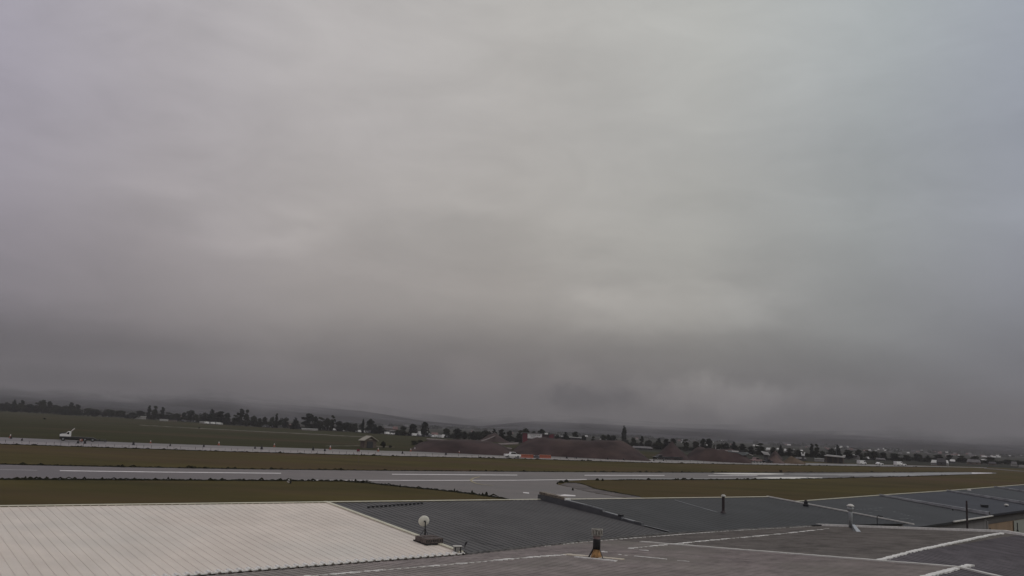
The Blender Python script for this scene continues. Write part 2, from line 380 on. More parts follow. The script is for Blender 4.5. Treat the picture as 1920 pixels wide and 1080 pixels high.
# gravelly verge at the tip
sheet('verge', [G(x, y) for x, y in jag([(1050, 908.8), (1062, 905.5), (1085, 906.5), (1100, 911), (1115, 917), (1135, 921), (1160, 925.5), (1200, 932), (1210, 936), (1185, 935), (1150, 930), (1112, 924), (1088, 918.6), (1066, 912.6), (1050, 908.8)], .3)], .026+.015, M_gravel)
yc = [(900, 894.5), (888, 897), (883, 900.5), (885, 904), (893, 907.2), (905, 909.5), (925, 911.3)]
mb = MB()
for i in range(len(yc)-1):
    a, c = G(*yc[i]), G(*yc[i+1]); e = (c-a).normalized(); nn = Vector((-e.y, e.x, 0))*.22
    mb.face([(a+nn).xy[:]+(.085,), (a-nn).xy[:]+(.085,), (c-nn).xy[:]+(.085,), (c+nn).xy[:]+(.085,)])
o = mb.build('taxiway_marking', M_yel); o['kind'] = 'structure'
sheet('apron_marking', [G(x, y) for x, y in [(1037, 927), (1050, 928.8), (1058, 927.6), (1079, 929.2), (1079, 931.2), (1060, 930.8), (1040, 929.6)]], .06, M_paint)
sheet('apron_marking', [G(x, y) for x, y in [(981, 923.4), (992, 924.2), (992, 926.2), (981, 925)]], .06, M_paint)

# ragged tufts along the pavement, near-black to stand for the edge lip's shadow
def tufts(name, edges, hh, dens, seed):
    rnd = random.Random(seed); mb = MB()
    for pts, x0, x1, off in edges:
        x = x0
        while x < x1:
            y = lerp(x, pts)+off+rnd.uniform(-.25, .25)
            p = G(x, y); s = m_per_px(p)
            L = s*rnd.uniform(1.5, 7); H = hh*rnd.uniform(.4, 1.3)*(2.0 if rnd.random() < .12 else 1)
            e = (G(x+2, lerp(x+2, pts)+off)-p).normalized(); q = Vector((-e.y, e.x, 0))
            W = .5+rnd.random()*.6
            top = [p+e*(L*t)+q*rnd.uniform(-.1, .1)+Vector((0, 0, H*rnd.uniform(.6, 1)*(1-abs(t)*.9))) for t in (-.5, -.2, .15, .5)]
            bot1 = [p+e*(L*t)-q*W for t in (-.6, -.2, .2, .6)]; bot2 = [p+e*(L*t)+q*W for t in (-.6, -.2, .2, .6)]
            n = len(mb.v)
            mb.add(bot1+top+bot2, [(0, 1, 5, 4), (1, 2, 6, 5), (2, 3, 7, 6), (4, 5, 9, 8), (5, 6, 10, 9), (6, 7, 11, 10)])
            x += rnd.uniform(.6, 3.4)*dens
    o = mb.build(name, M_tuft); tag(o, kind='stuff'); return o
o = tufts('lip_shade_tufts', [(RF, -20, 1790, -.3), (RN, -20, 690, .7), (L1, 650, 950, .4), (TB, -20, 1780, .5), (RN, 1150, 1800, .7)], .28, 1.0, 3)
tag(o, 'ragged grass rim along the pavement edges, darkened to stand for the lip shadow', 'grass')
o = tufts('lip_shade_tufts', [([(1062, 904.6), (1085, 906), (1100, 910.6), (1115, 916.4), (1135, 920.5), (1160, 925), (1200, 931.5)], 1062, 1200, .0)], .14, 1.1, 4); tag(o, 'ragged grass rim at the curved connector corner, lip shadow put into its colour', 'grass')
mb = MB()
for (x, y, wd) in [(1052, 905.4, 12), (1062, 903.5, 9), (1074, 919.5, 4), (1045, 908, 3), (1120, 901, 8), (1130, 901.6, 5), (912, 928, 6), (852, 921.5, 3), (750, 913.6, 3), (885, 925, 4)]:
    p = G(x, y); s = m_per_px(p)
    mb.lathe([(s*wd/2, 0), (s*wd*.42, .25), (s*wd*.2, .45), (.02, .5)], p, 8)
o = mb.build('weed_clump', M_tuft); tag(o, 'dark weeds at the corner where the connector meets the runway', 'weeds', kind='stuff')

# ------------------------------------------------------------------ hills in cloud
def hill(name, dist, prof, mt, seed, dz=25):
    rnd = random.Random(seed); mb = MB(); n = 220
    ph = [(rnd.uniform(.5, 1)/k, k*rnd.uniform(.8, 1.2), rnd.uniform(0, 7)) for k in (3, 6, 11, 19, 33, 60)]
    rows = 7; V = []
    for i in range(n+1):
        x = -350+2620*i/n
        d = pdir(x, HZ(x)); d = Vector((d.x, d.y, 0)).normalized()
        top = HZ(x)-lerp(x, prof)
        for a, k, f in ph: top += a*2.6*sin(k*x/260+f)
        for r in range(rows):
            t = r/(rows-1)
            D = dist*(.80+.2*t)+180*sin(x/140+r*1.7+seed)
            H = max(0, top)/FPX*dist*(t**1.25)*(1+.10*sin(x/37+r*2.1)*(1-t))
            V.append(Vector((d.x*D, d.y*D, -.5+H)))
    F_ = [(i*rows+r, (i+1)*rows+r, (i+1)*rows+r+1, i*rows+r+1) for i in range(n) for r in range(rows-1)]
    mb.add(V, F_)
    o = mb.build(name, mt, smooth=True); o['kind'] = 'structure'; return o
def hillmat(name, col, z0, z1, nsc=.0016, amp=.9):
    mt = bpy.data.materials.new(name); mt.use_nodes = True; t = mt.node_tree; t.nodes.clear(); q = NB(t)
    v = q.n('ShaderNodeTexCoord').outputs['Object']; sp = q.n('ShaderNodeSeparateXYZ'); q.l(v, sp.inputs[0])
    df = q.n('ShaderNodeBsdfDiffuse'); cc = q.ramp(q.noise(v, .004, 5, .65), [(.35, tuple(c*.6 for c in col)), (.65, tuple(c*1.3 for c in col))]); q.l(cc, df.inputs[0])
    tr = q.n('ShaderNodeBsdfTransparent')
    h = q.math('DIVIDE', q.math('SUBTRACT', sp.outputs[2], z0), z1-z0)       # the upper slopes are lost in the cloud deck
    h = q.math('ADD', h, q.math('MULTIPLY', q.math('SUBTRACT', q.noise(v, nsc, 5, .6), .5), amp))
    mr = q.n('ShaderNodeMapRange', interpolation_type='SMOOTHSTEP'); q.l(h, mr.inputs[0])
    mx = q.n('ShaderNodeMixShader'); q.l(mr.outputs[0], mx.inputs[0]); q.l(df.outputs[0], mx.inputs[1]); q.l(tr.outputs[0], mx.inputs[2])
    o = q.n('ShaderNodeOutputMaterial'); q.l(mx.outputs[0], o.inputs[0]); return mt
HM1 = hillmat('hill_near', (.038, .038, .042), 8, 88, .0035, 1.1)
HM2 = hillmat('hill_far', (.036, .037, .042), -60, 150, .0026, 1.5)
hill('hills', 4300, [(-350, 715), (0, 722), (100, 728), (180, 722), (260, 730), (420, 742), (560, 757), (680, 768), (800, 786), (900, 794), (1000, 786), (1100, 790), (1300, 799), (1500, 806), (1700, 808), (1920, 810), (2300, 815)], HM1, 1)
hill('far_hills', 6300, [(-350, 640), (0, 655), (150, 672), (300, 690), (450, 718), (620, 745), (780, 770), (880, 782), (960, 775), (1080, 778), (1200, 786), (1330, 794), (1500, 796), (1700, 795), (1920, 790), (2300, 790)], HM2, 2)

# ------------------------------------------------------------------ roofs: local frame u along the ridge, v towards the camera side
A0 = G(0, 950, 6.5); C0 = G(1440, 932, 6.5); DU = (C0-A0); DU.z = 0; DU.normalize(); NV = Vector((DU.y, -DU.x, 0)); RZ = atan2(DU.y, DU.x)
def W(u, v, z): p = A0+DU*u+NV*v; return Vector((p.x, p.y, z))
def ray(px, py, zf):
    "walk the view ray to the surface z=zf(u,v)"
    d = FW*FPX+RT*(px-960)-UP*(py-540); lo, hi = 5/FPX, 400/FPX
    g = lambda t: (lambda p: p.z-zf((p-A0).dot(DU), (p-A0).dot(NV)))(CAM+d*t)
    t = lo; st = .25/FPX
    while t < hi and g(t) > 0: t += st
    a, c = t-st, t
    for _ in range(30):
        mm = (a+c)/2
        if g(mm) > 0: a = mm
        else: c = mm
    p = CAM+d*a; return (p-A0).dot(DU), (p-A0).dot(NV)
zB = lambda u, v: 6.5-.065*abs(v)
VV = [(-14, 13.6), (1.5, 12.75), (4.2, 12.45), (13.9, 11.75), (21.9, 10.45), (27.3, 9.85), (39.4, 9.65), (50, 10.6)]
vv = lambda u: lerp(u, VV)
zA0 = lambda u, v: zB(0, vv(u))-.085+.075*(v-vv(u))
uvA = lambda px, py: ray(px, py, zA0)
uvB = lambda px, py: ray(px, py, zB)
R1 = [uvA(1521, 986), uvA(1880, 999)]; R2 = [uvA(1235, 1020), uvA(1920, 1075)]
L3 = [uvA(1640, 1053), uvA(1880, 1000)]; L4 = [uvA(1742, 1080), uvA(1800, 1065)]
vr2 = lambda u: lerp(u, sorted(L3)); vr1 = lambda u: lerp(u, sorted([L4[0], L4[1]]))
def mkz(vr, dz=0):
    def z(u, v):
        r_ = vr(u)
        return dz+(zA0(u, v) if v <= r_ else zA0(u, r_)-.075*(v-r_))
    return z
zA1 = mkz(vr1, 0); zA2 = mkz(vr2, 0)
uR2 = lambda v: lerp(v, sorted([(R2[0][1], R2[0][0]), (R2[1][1], R2[1][0])]))
uR1 = lambda v: lerp(v, sorted([(R1[0][1], R1[0][0]), (R1[1][1], R1[1][0])]))
def ribbed(uL, uR, v0, v1, zf, pitch, h, wd, nv=2, lip=.05, jit=0.):
    "folded sheet: ribs run along v. uL,uR functions of v; v0,v1 functions of u"
    mb = MB(); um = (uL(5)+uR(5))/2; wid = uR(8)-uL(8); n = max(1, round(wid/pitch)); prof = []
    for i in range(n):
        s = (i+.5)/n; a = wd/2/wid; e = .02/wid
        prof += [(i/n+1e-5, 0), (s-a-e, 0), (s-a, h), (s+a, h), (s+a+e, 0)]
    prof.append((1, 0))
    rows = []
    for j in range(nv+1):
        row = []
        for s, dz in prof:
            ua = uL(8)+(uR(8)-uL(8))*s
            v = v0(ua)+(v1(ua)-v0(ua))*j/nv
            u = uL(v)+(uR(v)-uL(v))*s
            row.append(W(u, v, zf(u, v)+dz))
        rows.append(row)
    K = len(prof)
    vs = [p for r in rows for p in r]
    fs = [(j*K+i, j*K+i+1, (j+1)*K+i+1, (j+1)*K+i) for j in range(nv) for i in range(K-1)]
    b0 = len(vs)
    for row in (rows[0], rows[-1]): vs += [Vector((p.x, p.y, p.z-lip-(0))) for p in row]
    fs += [(i, b0+i, b0+i+1, i+1) for i in range(K-1)]+[(nv*K+i, nv*K+i+1, b0+K+i+1, b0+K+i) for i in range(K-1)]
    mb.add(vs, fs); return mb
def bar(mb, p0, p1, wd, h, lat=None):
    "long rectangular strip between two points, lying on its surface"
    p0, p1 = Vector(p0), Vector(p1); e = (p1-p0).normalized(); s = e.cross(Vector((0, 0, 1))).normalized() if lat is None else lat
    vs = [p+s*a*wd/2+Vector((0, 0, c)) for p in (p0, p1) for a in (-1, 1) for c in (0, h)]
    mb.add(vs, [(0, 1, 3, 2), (4, 6, 7, 5), (0, 4, 5, 1), (2, 3, 7, 6), (0, 2, 6, 4), (1, 5, 7, 3)])
def ragged(pts, wd, h, zf, seed, jit=.35, step=.14, gaps=0.):
    "irregular band of roof sealant following u,v points"
    rnd = random.Random(seed); mb = MB()
    for i in range(len(pts)-1):
        a, c = Vector(pts[i]), Vector(pts[i+1]); L = (c-a).length; e = (c-a)/L; nn = Vector((-e.y, e.x)); n = max(2, int(L/step)); prev = None
        on = True; run = 0
        for k in range(n+1):
            q = a+e*(L*k/n)
            if run <= 0:
                on = rnd.random() > gaps if not (on and gaps) else rnd.random() > gaps*1.3
                run = rnd.randint(2, 7)
            run -= 1
            w1 = wd*(.5+rnd.uniform(-jit, jit)); w2 = wd*(.5+rnd.uniform(-jit, jit))
            q1 = q+nn*w1; q2 = q-nn*w2
            if not on: w1 = w2 = .006; q1 = q+nn*w1; q2 = q-nn*w2
            cur = (W(q1.x, q1.y, zf(*q1)), W(q2.x, q2.y, zf(*q2)))
            if prev:
                vs = [*prev, *cur]; hh = Vector((0, 0, h+rnd.uniform(0, .006)))
                vs = [p-Vector((0, 0, .01)) for p in vs]+[p+hh for p in vs]
                mb.add(vs, [(4, 5, 7, 6), (0, 4, 6, 2), (1, 3, 7, 5), (0, 1, 5, 4), (2, 6, 7, 3)])
            prev = cur
    return mb
def walls(mb, u0, u1, v0, v1, zt, zb=0.):
    z = [zt(u0, v0), zt(u1, v0), zt(u1, v1), zt(u0, v1)]
    c = [(u0, v0), (u1, v0), (u1, v1), (u0, v1)]
    for i in range(4):
        j = (i+1) % 4
        mb.face([W(*c[i], zb), W(*c[j], zb), W(*c[j], z[j]), W(*c[i], z[i])])
def hangarB(u0, u1, roofm, wallm, label, ribh, ribw, pitch, capm, gapdark=True, lip=.05):
    org = W((u0+u1)/2, 0, 0)
    root = empty('hangar', (0, 0, 0), 0, label, 'hangar')
    k = lambda val: (lambda *_: val)
    rs = ribbed(k(u0), k(u1), k(.06), lambda u: vv(u), zB, pitch, ribh, ribw, 3, lip).build('roof', roofm, root)
    cb = MB()
    c0, c1 = W(u0, 0, 6.5+ribh+.035), W(u1, 0, 6.5+ribh+.035)
    z1 = 6.5+ribh+.012
    for sgn in (1,):
        cb.add([W(u0, 0, z1+.03), W(u1, 0, z1+.03), W(u1, .13*sgn, z1+.012), W(u0, .13*sgn, z1+.012), W(u0, 0, z1+.015), W(u1, 0, z1+.015), W(u1, .13*sgn, z1), W(u0, .13*sgn, z1)],
               [(0, 1, 2, 3), (4, 7, 6, 5), (3, 2, 6, 7), (0, 3, 7, 4), (1, 5, 6, 2)])
    cb.build('ridge_cap', capm, root)
    wb = MB(); wb.face([W(u0+.02, 0, 0), W(u1-.02, 0, 0), W(u1-.02, 0, 6.49), W(u0+.02, 0, 6.49)]); 
    zz = lambda u, v: zB(u, v)-.12
    for (ua, va), (ub, vb_) in (((u0+.02, 0), (u0+.02, vv(u0)-.3)), ((u0+.02, vv(u0)-.3), (u1-.02, vv(u1)-.3)), ((u1-.02, vv(u1)-.3), (u1-.02, 0))):
        wb.face([W(ua, va, 0), W(ub, vb_, 0), W(ub, vb_, zz(ub, vb_)), W(ua, va, zz(ua, va))])
    wb.build('wall', wallm, root)
    return root
HB1 = hangarB(-22, 14.0, M_whroof, M_wallw, 'hangar with the wide off-white ribbed metal roof at lower left', .018, .03, .33, M_cap)
HB2 = hangarB(14.02, 27.35, M_dkroof, M_wallg, 'hangar with charcoal ribbed roof between the white roof and the dark parapet', .022, .035, .33, M_cap)
HB3 = hangarB(27.6, 48.6, M_dkroof2, M_wallg, 'hangar with smooth blue-grey roof right of the stepped dark parapet', .010, .05, .6, M_cap)
# white roof: lower edge with bright folded lip, right-hand rake flashing
mb = MB(); u = -10.
while u < 13.9:
    L = .33
    z0 = zB(0, vv(u)); v0_ = vv(u)
    pr = [(0, .004), (.16, .006), (.19, .045), (.26, .045), (.29, .006), (L, .004)]
    for (a, za), (c, zc) in zip(pr[:-1], pr[1:]):
        off = .10*(a/L); offc = .10*(c/L)
        p = [W(u+a, vv(u+a)-.16, z0+za+.01), W(u+c, vv(u+c)-.16, z0+zc+.01), W(u+c, vv(u+c)+.05, z0+zc-.01), W(u+a, vv(u+a)+.05, z0+za-.01)]
        mb.add(p+[q-Vector((0, 0, .035)) for q in p], [(0, 1, 2, 3), (3, 2, 6, 7), (0, 4, 5, 1)])
    u += L
mb.build('eave_lip', M_seal, HB1)
mb = MB(); 
for j in range(6):
    va = -.1+(vv(14)+.1)*j/6; vb = -.1+(vv(14)+.1)*(j+1)/6
    bar(mb, W(13.93, va, zB(0, va)+.03), W(13.93, vb, zB(0, vb)+.03), .20, .04)
mb.build('rake_flashing', M_cap, HB1)
mb = MB(); bar(mb, W(14.13, .2, zB(0, .2)+.004), W(14.13, vv(14.1)-.1, zB(0, vv(14.1))+.01), .10, .03); mb.build('edge_gutter', M_dark_strip, HB2)
# snow guard on charcoal roof
mb = MB(); g0 = uvB(691, 952.5); g1 = uvB(791, 945)
P0, P1 = W(*g0, zB(*g0)+.06), W(*g1, zB(*g1)+.06); bar(mb, P0, P1, .035, .025)
for i in range(14):
    p = P0.lerp(P1, i/13); mb.box(p-Vector((0, 0, .02)), (.09, .10, .08), RZ)
o = mb.build('snow_guard', M_black, HB2); o['label'] = 'black clamped snow bar near the ridge of the charcoal roof'
# stepped parapet between HB2 and HB3
def pv(px, py): return uvB(px, py)
root = HB2
prof = [(-.25, .62), (1.55, .62), (1.56, .55), (4.6, .55), (4.75, .33), (6.9, .33), (7.0, .10), (9.0, .07), (9.0, 0)]
mb = MB(); ub = 27.48
top = []; bt = []
pv_ = [(-.25, .31), (2.1, .31), (3.7, .31), (5.2, .28), (5.25, .20), (6.6, .17), (6.65, .10), (7.5, .085), (7.55, .13), (8.05, .15)]
pl = [(v, zB(0, v)+h) for v, h in pv_]+[(8.1, zB(0, 8.1)-.1), (0, 6.35), (-.25, 6.35)]
n = len(pl)
vs = [W(ub-.09, v, z) for v, z in pl]+[W(ub+.09, v, z) for v, z in pl]
mb.add(vs, [(i, (i+1) % n, n+(i+1) % n, n+i) for i in range(n)]+[tuple(range(n))[::-1], tuple(range(n, 2*n))])
par = mb.build('parapet', M_dtrim, HB2); par['label'] = 'dark stepped parapet running down the roof slope'
mb = MB()
for va, vb, h0, h1, wd in ((2.15, 3.7, .31, .31, .20), (5.3, 6.5, .20, .172, .20), (6.75, 7.5, .10, .086, .2), (3.75, 5.15, .31, .283, .08)):
    bar(mb, W(ub+.02, va, zB(0, va)+h0+.004), W(ub+.02, vb, zB(0, vb)+h1+.004), wd, .035)
mb.box(W(ub-.06, 6.68, zB(0, 6.68)+.12), (.08, .05, .14), RZ); mb.build('coping', M_gtrim, par)
mb = MB(); mb.box(W(ub, 6.5, zB(0, 6.5)+.23), (.2, .22, .10), RZ); mb.build('vent_cap', M_black, par)
# weathered tan box at the top of the parapet
mb = MB(); bar(mb, W(ub+.15, -.2, 6.5+.315), W(ub+.15, 2.1, 6.5-.065*2.1+.315), .36, .13)
o = mb.build('tan_panel', mat('weathered_tan', (.24, .20, .155), .9, .35, 6), par)
mb = MB(); bar(mb, W(ub+.1, 2.12, 6.5-.065*2.1+.312), W(ub+.1, 2.2, 6.5-.065*2.2+.312), .38, .12); mb.build('corner_trim', M_seal, par)
# seam continuing down from parapet
mb = MB(); bar(mb, W(27.5, 8.15, zB(0, 8.15)+.02), W(27.6, vv(27.5)-.1, zB(0, vv(27.5))+.02), .06, .02); mb.build('roof_seam', M_bandl, HB3)
# rake trim of HB3
mb = MB(); bar(mb, W(48.62, -.1, zB(0, .1)+.02), W(48.5, 6.3, zB(0, 6.3)+.02), .15, .07); bar(mb, W(48.5, 6.3, zB(0, 6.3)+.02), W(48.4, vv(48.4)+.5, zB(0, vv(48.4)+.5)+.02), .12, .06)
mb.build('rake_flashing', M_capw, HB3)
mb = MB(); s1 = uvB(1265, 938); s2 = uvB(1345, 961); bar(mb, W(*s1, zB(*s1)+.012), W(*s2, zB(*s2)+.012), .09, .012); mb.build('roof_seam', M_gtrim, HB3)
# thin vent post
def on(root, name, label): 
    return None
u_, v_ = uvB(1356, 962); z_ = zB(u_, v_)
s = m_per_px(W(u_, v_, z_)); mb = MB(); mb.lathe([(.085, -.05), (.085, 30*s), (.06, 30*s+.01)], W(u_, v_, z_), 10); mb.lathe([(.2, -.02), (.17, .04), (.09, .14)], W(u_, v_, z_), 10)
vp = mb.build('vent_pipe', M_rust, HB3); vp['label'] = 'slim dark vent pipe with white top on the blue-grey roof'
mb = MB(); mb.lathe([(.13, 30*s+.011), (.14, 30*s+.07), (.08, 30*s+.12)], W(u_, v_, z_), 10); mb.build('cap', M_capw, vp)
u_, v_ = uvB(1511, 949); mb = MB(); P = W(u_, v_, zB(u_, v_)); s = m_per_px(P)
mb.lathe([(.14, -.05), (.14, 8*s), (.12, 8*s+.02)], P, 10); mb.lathe([(.2, -.02), (.2, .12), (.14, .16)], P, 10)
vp = mb.build('vent_stub', M_black, HB3); mb = MB(); mb.lathe([(.11, 8*s+.021), (.09, 11*s)], P, 8); mb.build('collar', M_rust, vp)

# near roof A (two bays) -------------------------------------------------
def bayA(uL, uR, zf, v1, roofm, label, vr, roofm2):
    root = empty('hangar', (0, 0, 0), 0, label, 'hangar')
    ribbed(uL, uR, vv, vr, zf, .30, .022, .05, 10).build('roof', roofm, root)
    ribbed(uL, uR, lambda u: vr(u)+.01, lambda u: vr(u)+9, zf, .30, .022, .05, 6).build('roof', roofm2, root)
    return root
HA1 = bayA(lambda v: -14, uR2, zA1, 0, M_agroof, 'nearest hangar roof, brown-grey ribbed metal with white sealant patches', vr1, M_agroof3)
HA2 = bayA(lambda v: uR2(v)+.02, uR1, zA2, 0, M_agroof2, 'grey ribbed hangar roof bay crossed by a diagonal white ridge line at lower right', vr2, M_agroof3)
for root, ul, ur, zf, wm in ((HA1, -13.8, 20, zA1, M_wallg), (HA2, 29.5, 40, zA2, M_wallw)):
    wb = MB(); walls(wb, ul, ur, vv(ur)+2.3, 27, lambda u, v: min(zf(ul, v), zf(ur, v), zf(ul, 27), 5.6)-.5); wb.build('wall', wm, root)
# trims
mb = MB()
def along(fu, va, vb, zf, n=12, off=0.): return [(fu(va+(vb-va)*i/n)+off, va+(vb-va)*i/n) for i in range(n+1)]
ragged(along(uR1, R1[0][1]-.2, R1[1][1]+12, None), .30, .13, zA2, 11, .06, .3).build('rake_flashing', M_seal, HA2)
ragged(along(uR2, R2[0][1]-1, R2[1][1]+2, None, 14, -.06), .18, .06, zA1, 12, .12, .3).build('rake_flashing', M_capw, HA1)
mbd = MB(); pts = along(uR2, R2[0][1]+3, R2[1][1]+2, None, 14, .10)
ragged(pts, .09, .03, zA2, 13, .05, .3).build('rake_shade_strip', M_dark_strip, HA2)  # dark strip standing for the shade beside the white rake line
d3 = Vector(L3[1])-Vector(L3[0])
ragged([tuple(Vector(L3[0])-d3*.0), tuple(Vector(L3[1])+d3*.0)], .18, .035, zA2, 14, .22, .15).build('ridge_sealant', M_seal, HA2)
ragged([tuple(Vector(L4[0])-(Vector(L4[1])-Vector(L4[0]))*1.2), tuple(Vector(L4[1])+(Vector(L4[1])-Vector(L4[0]))*.4)], .19, .035, zA1, 15, .22, .13).build('ridge_sealant', M_seal, HA1)
# dashed sealant line crossing A parallel to valley
l2 = [uvA(x, y) for x, y in [(540, 1084), (630, 1077), (760, 1066), (860, 1058), (960, 1048.5), (1060, 1041)]]
ragged(l2, .22, .025, zA1, 16, .38, .12, .30).build('sealant_line', M_seal, HA1)
l2 = [uvA(x, y) for x, y in [(1180, 1029), (1262, 1021), (1300, 1017), (1400, 1008), (1480, 1000), (1555, 991.5)]]
ragged(l2, .20, .025, zA2, 17, .38, .12, .35).build('sealant_line', M_seal, HA2)
vl = [(lambda q: (q[0], max(q[1], vv(q[0])+.10)))(uvA(x, y+1)) for x, y in [(985, 1024), (1080, 1017), (1180, 1009), (1260, 1003), (1350, 996), (1440, 990.5), (1521, 986.5)]]
ragged(vl[:4], .10, .02, zA1, 18, .3, .09, .35).build('valley_sealant', M_seal, HA1)
ragged(vl[3:], .13, .02, zA2, 19, .3, .10, .3).build('valley_sealant', M_seal, HA2)
mb = MB()
for x0, y0, x1, y1, w_ in ((1178, 1029, 1216, 1033, .09), (1190, 1043, 1250, 1049, .07), (1270, 1051.5, 1292, 1053.5, .04), (1200, 1016, 1260, 1020, .05), (1161, 1040, 1164, 1041, .10), (1171, 1042, 1175, 1042.6, .08), (1128, 1034, 1136, 1036, .16), (1120, 1048, 1122, 1048.6, .1), (1290, 1022, 1300, 1022.4, .05)):
    a, c = uvA(x0, y0), uvA(x1, y1); ragged([a, c], w_, .018, zA1 if x0 < 1240 else zA2, int(x0), .3, .12).build('sealant_patch', M_seal, HA1)
vf = [(14.15+i*.6, vv(14.15+i*.6)+.05) for i in range(43)]
ragged(vf, .15, .075, zA1, 31, .25, .22).build('valley_flashing', mat('valley_grey', (.16, .155, .148), .7, .3, 3, .3), HA1)
# black flue with clear cap and orange sealant cone on A1
u_, v_ = uvA(1118, 1046); z_ = zA0(u_, v_); P = W(u_, v_, z_); s = m_per_px(P)
mb = MB(); mb.lathe([(7.2*s, 16*s), (7.0*s, 34*s), (6.8*s, 34*s+.01)], P, 18)
fl = mb.build('flue_pipe', M_black, HA1, True); fl['label'] = 'short black flue with a pale cage cap and orange sealant cone'
mb = MB(); mb.lathe([(10.5*s, -.02), (10*s, 3*s), (7*s, 12*s), (5.5*s, 17*s), (3*s, 18*s)], P, 16); mb.build('sealant_cone', M_orange, fl, True)
mb = MB(); mb.lathe([(6.6*s, 34*s), (7.2*s, 36*s), (7*s, 40*s)], P, 18); mb.build('collar', mat('pinkish_band', (.24, .18, .17), .6, .2, 9), fl)
mb = MB()
for i in range(12):
    a = 2*pi*i/12; q = P+Vector((10*s*cos(a), 10*s*sin(a), 0)); mb.box(q+Vector((0, 0, 46*s)), (2.6*s, 1.0*s, 10*s), a+pi/2)
mb.lathe([(7*s, 40*s), (10.6*s, 41.5*s), (10.6*s, 42.5*s), (7*s, 42*s)], P, 18, cap=False)
mb.lathe([(10.7*s, 51*s), (10.7*s, 53*s), (9.4*s, 53*s), (9.4*s, 51*s), (10.7*s, 51*s)], P, 18, cap=False)
mb.lathe([(0.1*s, 49*s), (8*s, 51*s), (.1*s, 53*s)], P, 12, cap=False)
mb.build('cage_cap', mat('pale_cap', (.36, .34, .30), .4, .25, 9), fl)
mb = MB()
for dx, dy in ((-15, 0), (13, -5), (2, -6)):
    a = P+RT*(6.3*s*(1 if dx > 0 else -1))*(.8 if abs(dx) > 3 else .6)+Vector((0, 0, 18*s)); q = uvA(1118+dx, 1046+dy+ (8 if dx==13 else 0)) if abs(dx) > 3 else uvA(1122, 1038)
    mb.tube(a, W(*q, zA0(*q)), .9*s if dx != -15 else 1.5*s, None, 6)
mb.build('stay', M_black, fl)
ragged([uvA(1060, 1040), uvA(1168, 1050)], .28, .03, zA1, 21, .2, .12).build('sealant_pad', mat('cream_sealant', (.62, .55, .44), .6, .12, 8, .3), HA1)
ragged([uvA(1078, 1045), uvA(1156, 1053)], .12, .035, zA1, 22, .3, .12).build('sealant_pad', M_seal, HA1)

# white metal flue beyond HA2's rake
P = W(*uvA(1595, 990), zA0(*uvA(1595, 990))); s = m_per_px(P)
mb = MB(); mb.lathe([(3.6*s, -.1), (3.6*s, 33*s), (3.4*s, 33*s+.005)], P, 16); fl = mb.build('flue_pipe', M_steel, HA2, True); fl['label'] = 'tall pale metal flue with a mushroom cap'
mb = MB(); mb.lathe([(3.6*s, 30*s), (5.8*s, 33.5*s), (6*s, 37*s), (4.6*s, 38.5*s)], P, 16); mb.build('collar', M_steel, fl, True)
mb = MB(); mb.lathe([(6.8*s, 39.5*s), (6.6*s, 41*s), (3.5*s, 43.5*s), (.2*s, 44*s)], P, 16); mb.build('cap', M_capw, fl, True)
e = RT*cos(radians(-52))+UP*sin(radians(-52)); c_ = W(*uvA(1604, 993), zA0(*uvA(1604, 993)))
mb = MB(); a = P+RT*5*s+Vector((0, 0, 6.5*s)); q = W(*uvA(1611, 998), zA0(*uvA(1611, 998))+.03)
sd_ = (q-a).normalized().cross(FW).normalized(); 
for t0, t1, wd0, wd1 in ((0, 1, 4.6*s, 6*s),):
    vs = [a-RT*wd0/2, a+RT*wd0/2, q+RT*wd1/2, q-RT*wd1*.7]
    vs = vs+[p-Vector((0, 0, .05))+FW*.03 for p in vs]
    mb.add(vs, [(0, 1, 2, 3), (7, 6, 5, 4), (0, 4, 5, 1), (1, 5, 6, 2), (2, 6, 7, 3), (3, 7, 4, 0)])
mb.build('flashing_plate', mat('pale_plate', (.45, .48, .50), .4, .1, 4), fl)
mb = MB(); mb.add([P+Vector((0, 0, 5*s)), P+RT*3*s+Vector((0, 0, -2*s)), W(*uvA(1601, 998), zA0(*uvA(1601, 998)))-FW*.02, W(*uvA(1609, 998.5), zA0(*uvA(1609, 998.5)))-FW*.02], [(0, 2, 3, 1)]); mb.build('bracket', M_black, fl)

# HB1/HB2 low corner: junction box and gooseneck
u_, v_ = uvA(857, 1041); P = W(u_, v_, zA0(u_, v_)); s = m_per_px(P)
mb = MB(); mb.box(P+Vector((0, 0, 8*s)), (14*s, 10*s, 16*s), .25, 0)
bx = mb.build('roof_box', mat('box_grey', (.28, .27, .25), .5, .2, 9), HA1, bevel=.006); bx['label'] = 'small upright metal box at the corner of the white roof'
mb = MB(); mb.box(P+Vector((0, 0, 16.6*s)), (16.5*s, 12*s, 1.2*s), .25); mb.build('lid', M_capw, bx)
M9 = Matrix.Rotation(.25, 3, 'Z'); mb = MB()
for k_ in (-4.6, 4.6):
    mb.box(P+M9 @ Vector((k_*1.1*s, -5.2*s, 7.8*s)), (1.8*s, 1.0*s, 15*s), .25); mb.build('corner_post', M_black, bx); mb = MB()
u_, v_ = uvA(871, 1036); P = W(u_, v_, zA0(u_, v_))
mb = MB(); mb.path([P, P+Vector((0, 0, 14*s)), P+Vector((0, 0, 20*s))+RT*1.5*s], .7*s); mb.tube(P+Vector((0, 0, 14*s)), P+Vector((0, 0, 20*s))+RT*4*s, 1.7*s, 1.0*s, 8)
gn = mb.build('gooseneck_pipe', M_black, HA1); gn['label'] = 'thin black gooseneck pipe at the roof corner'
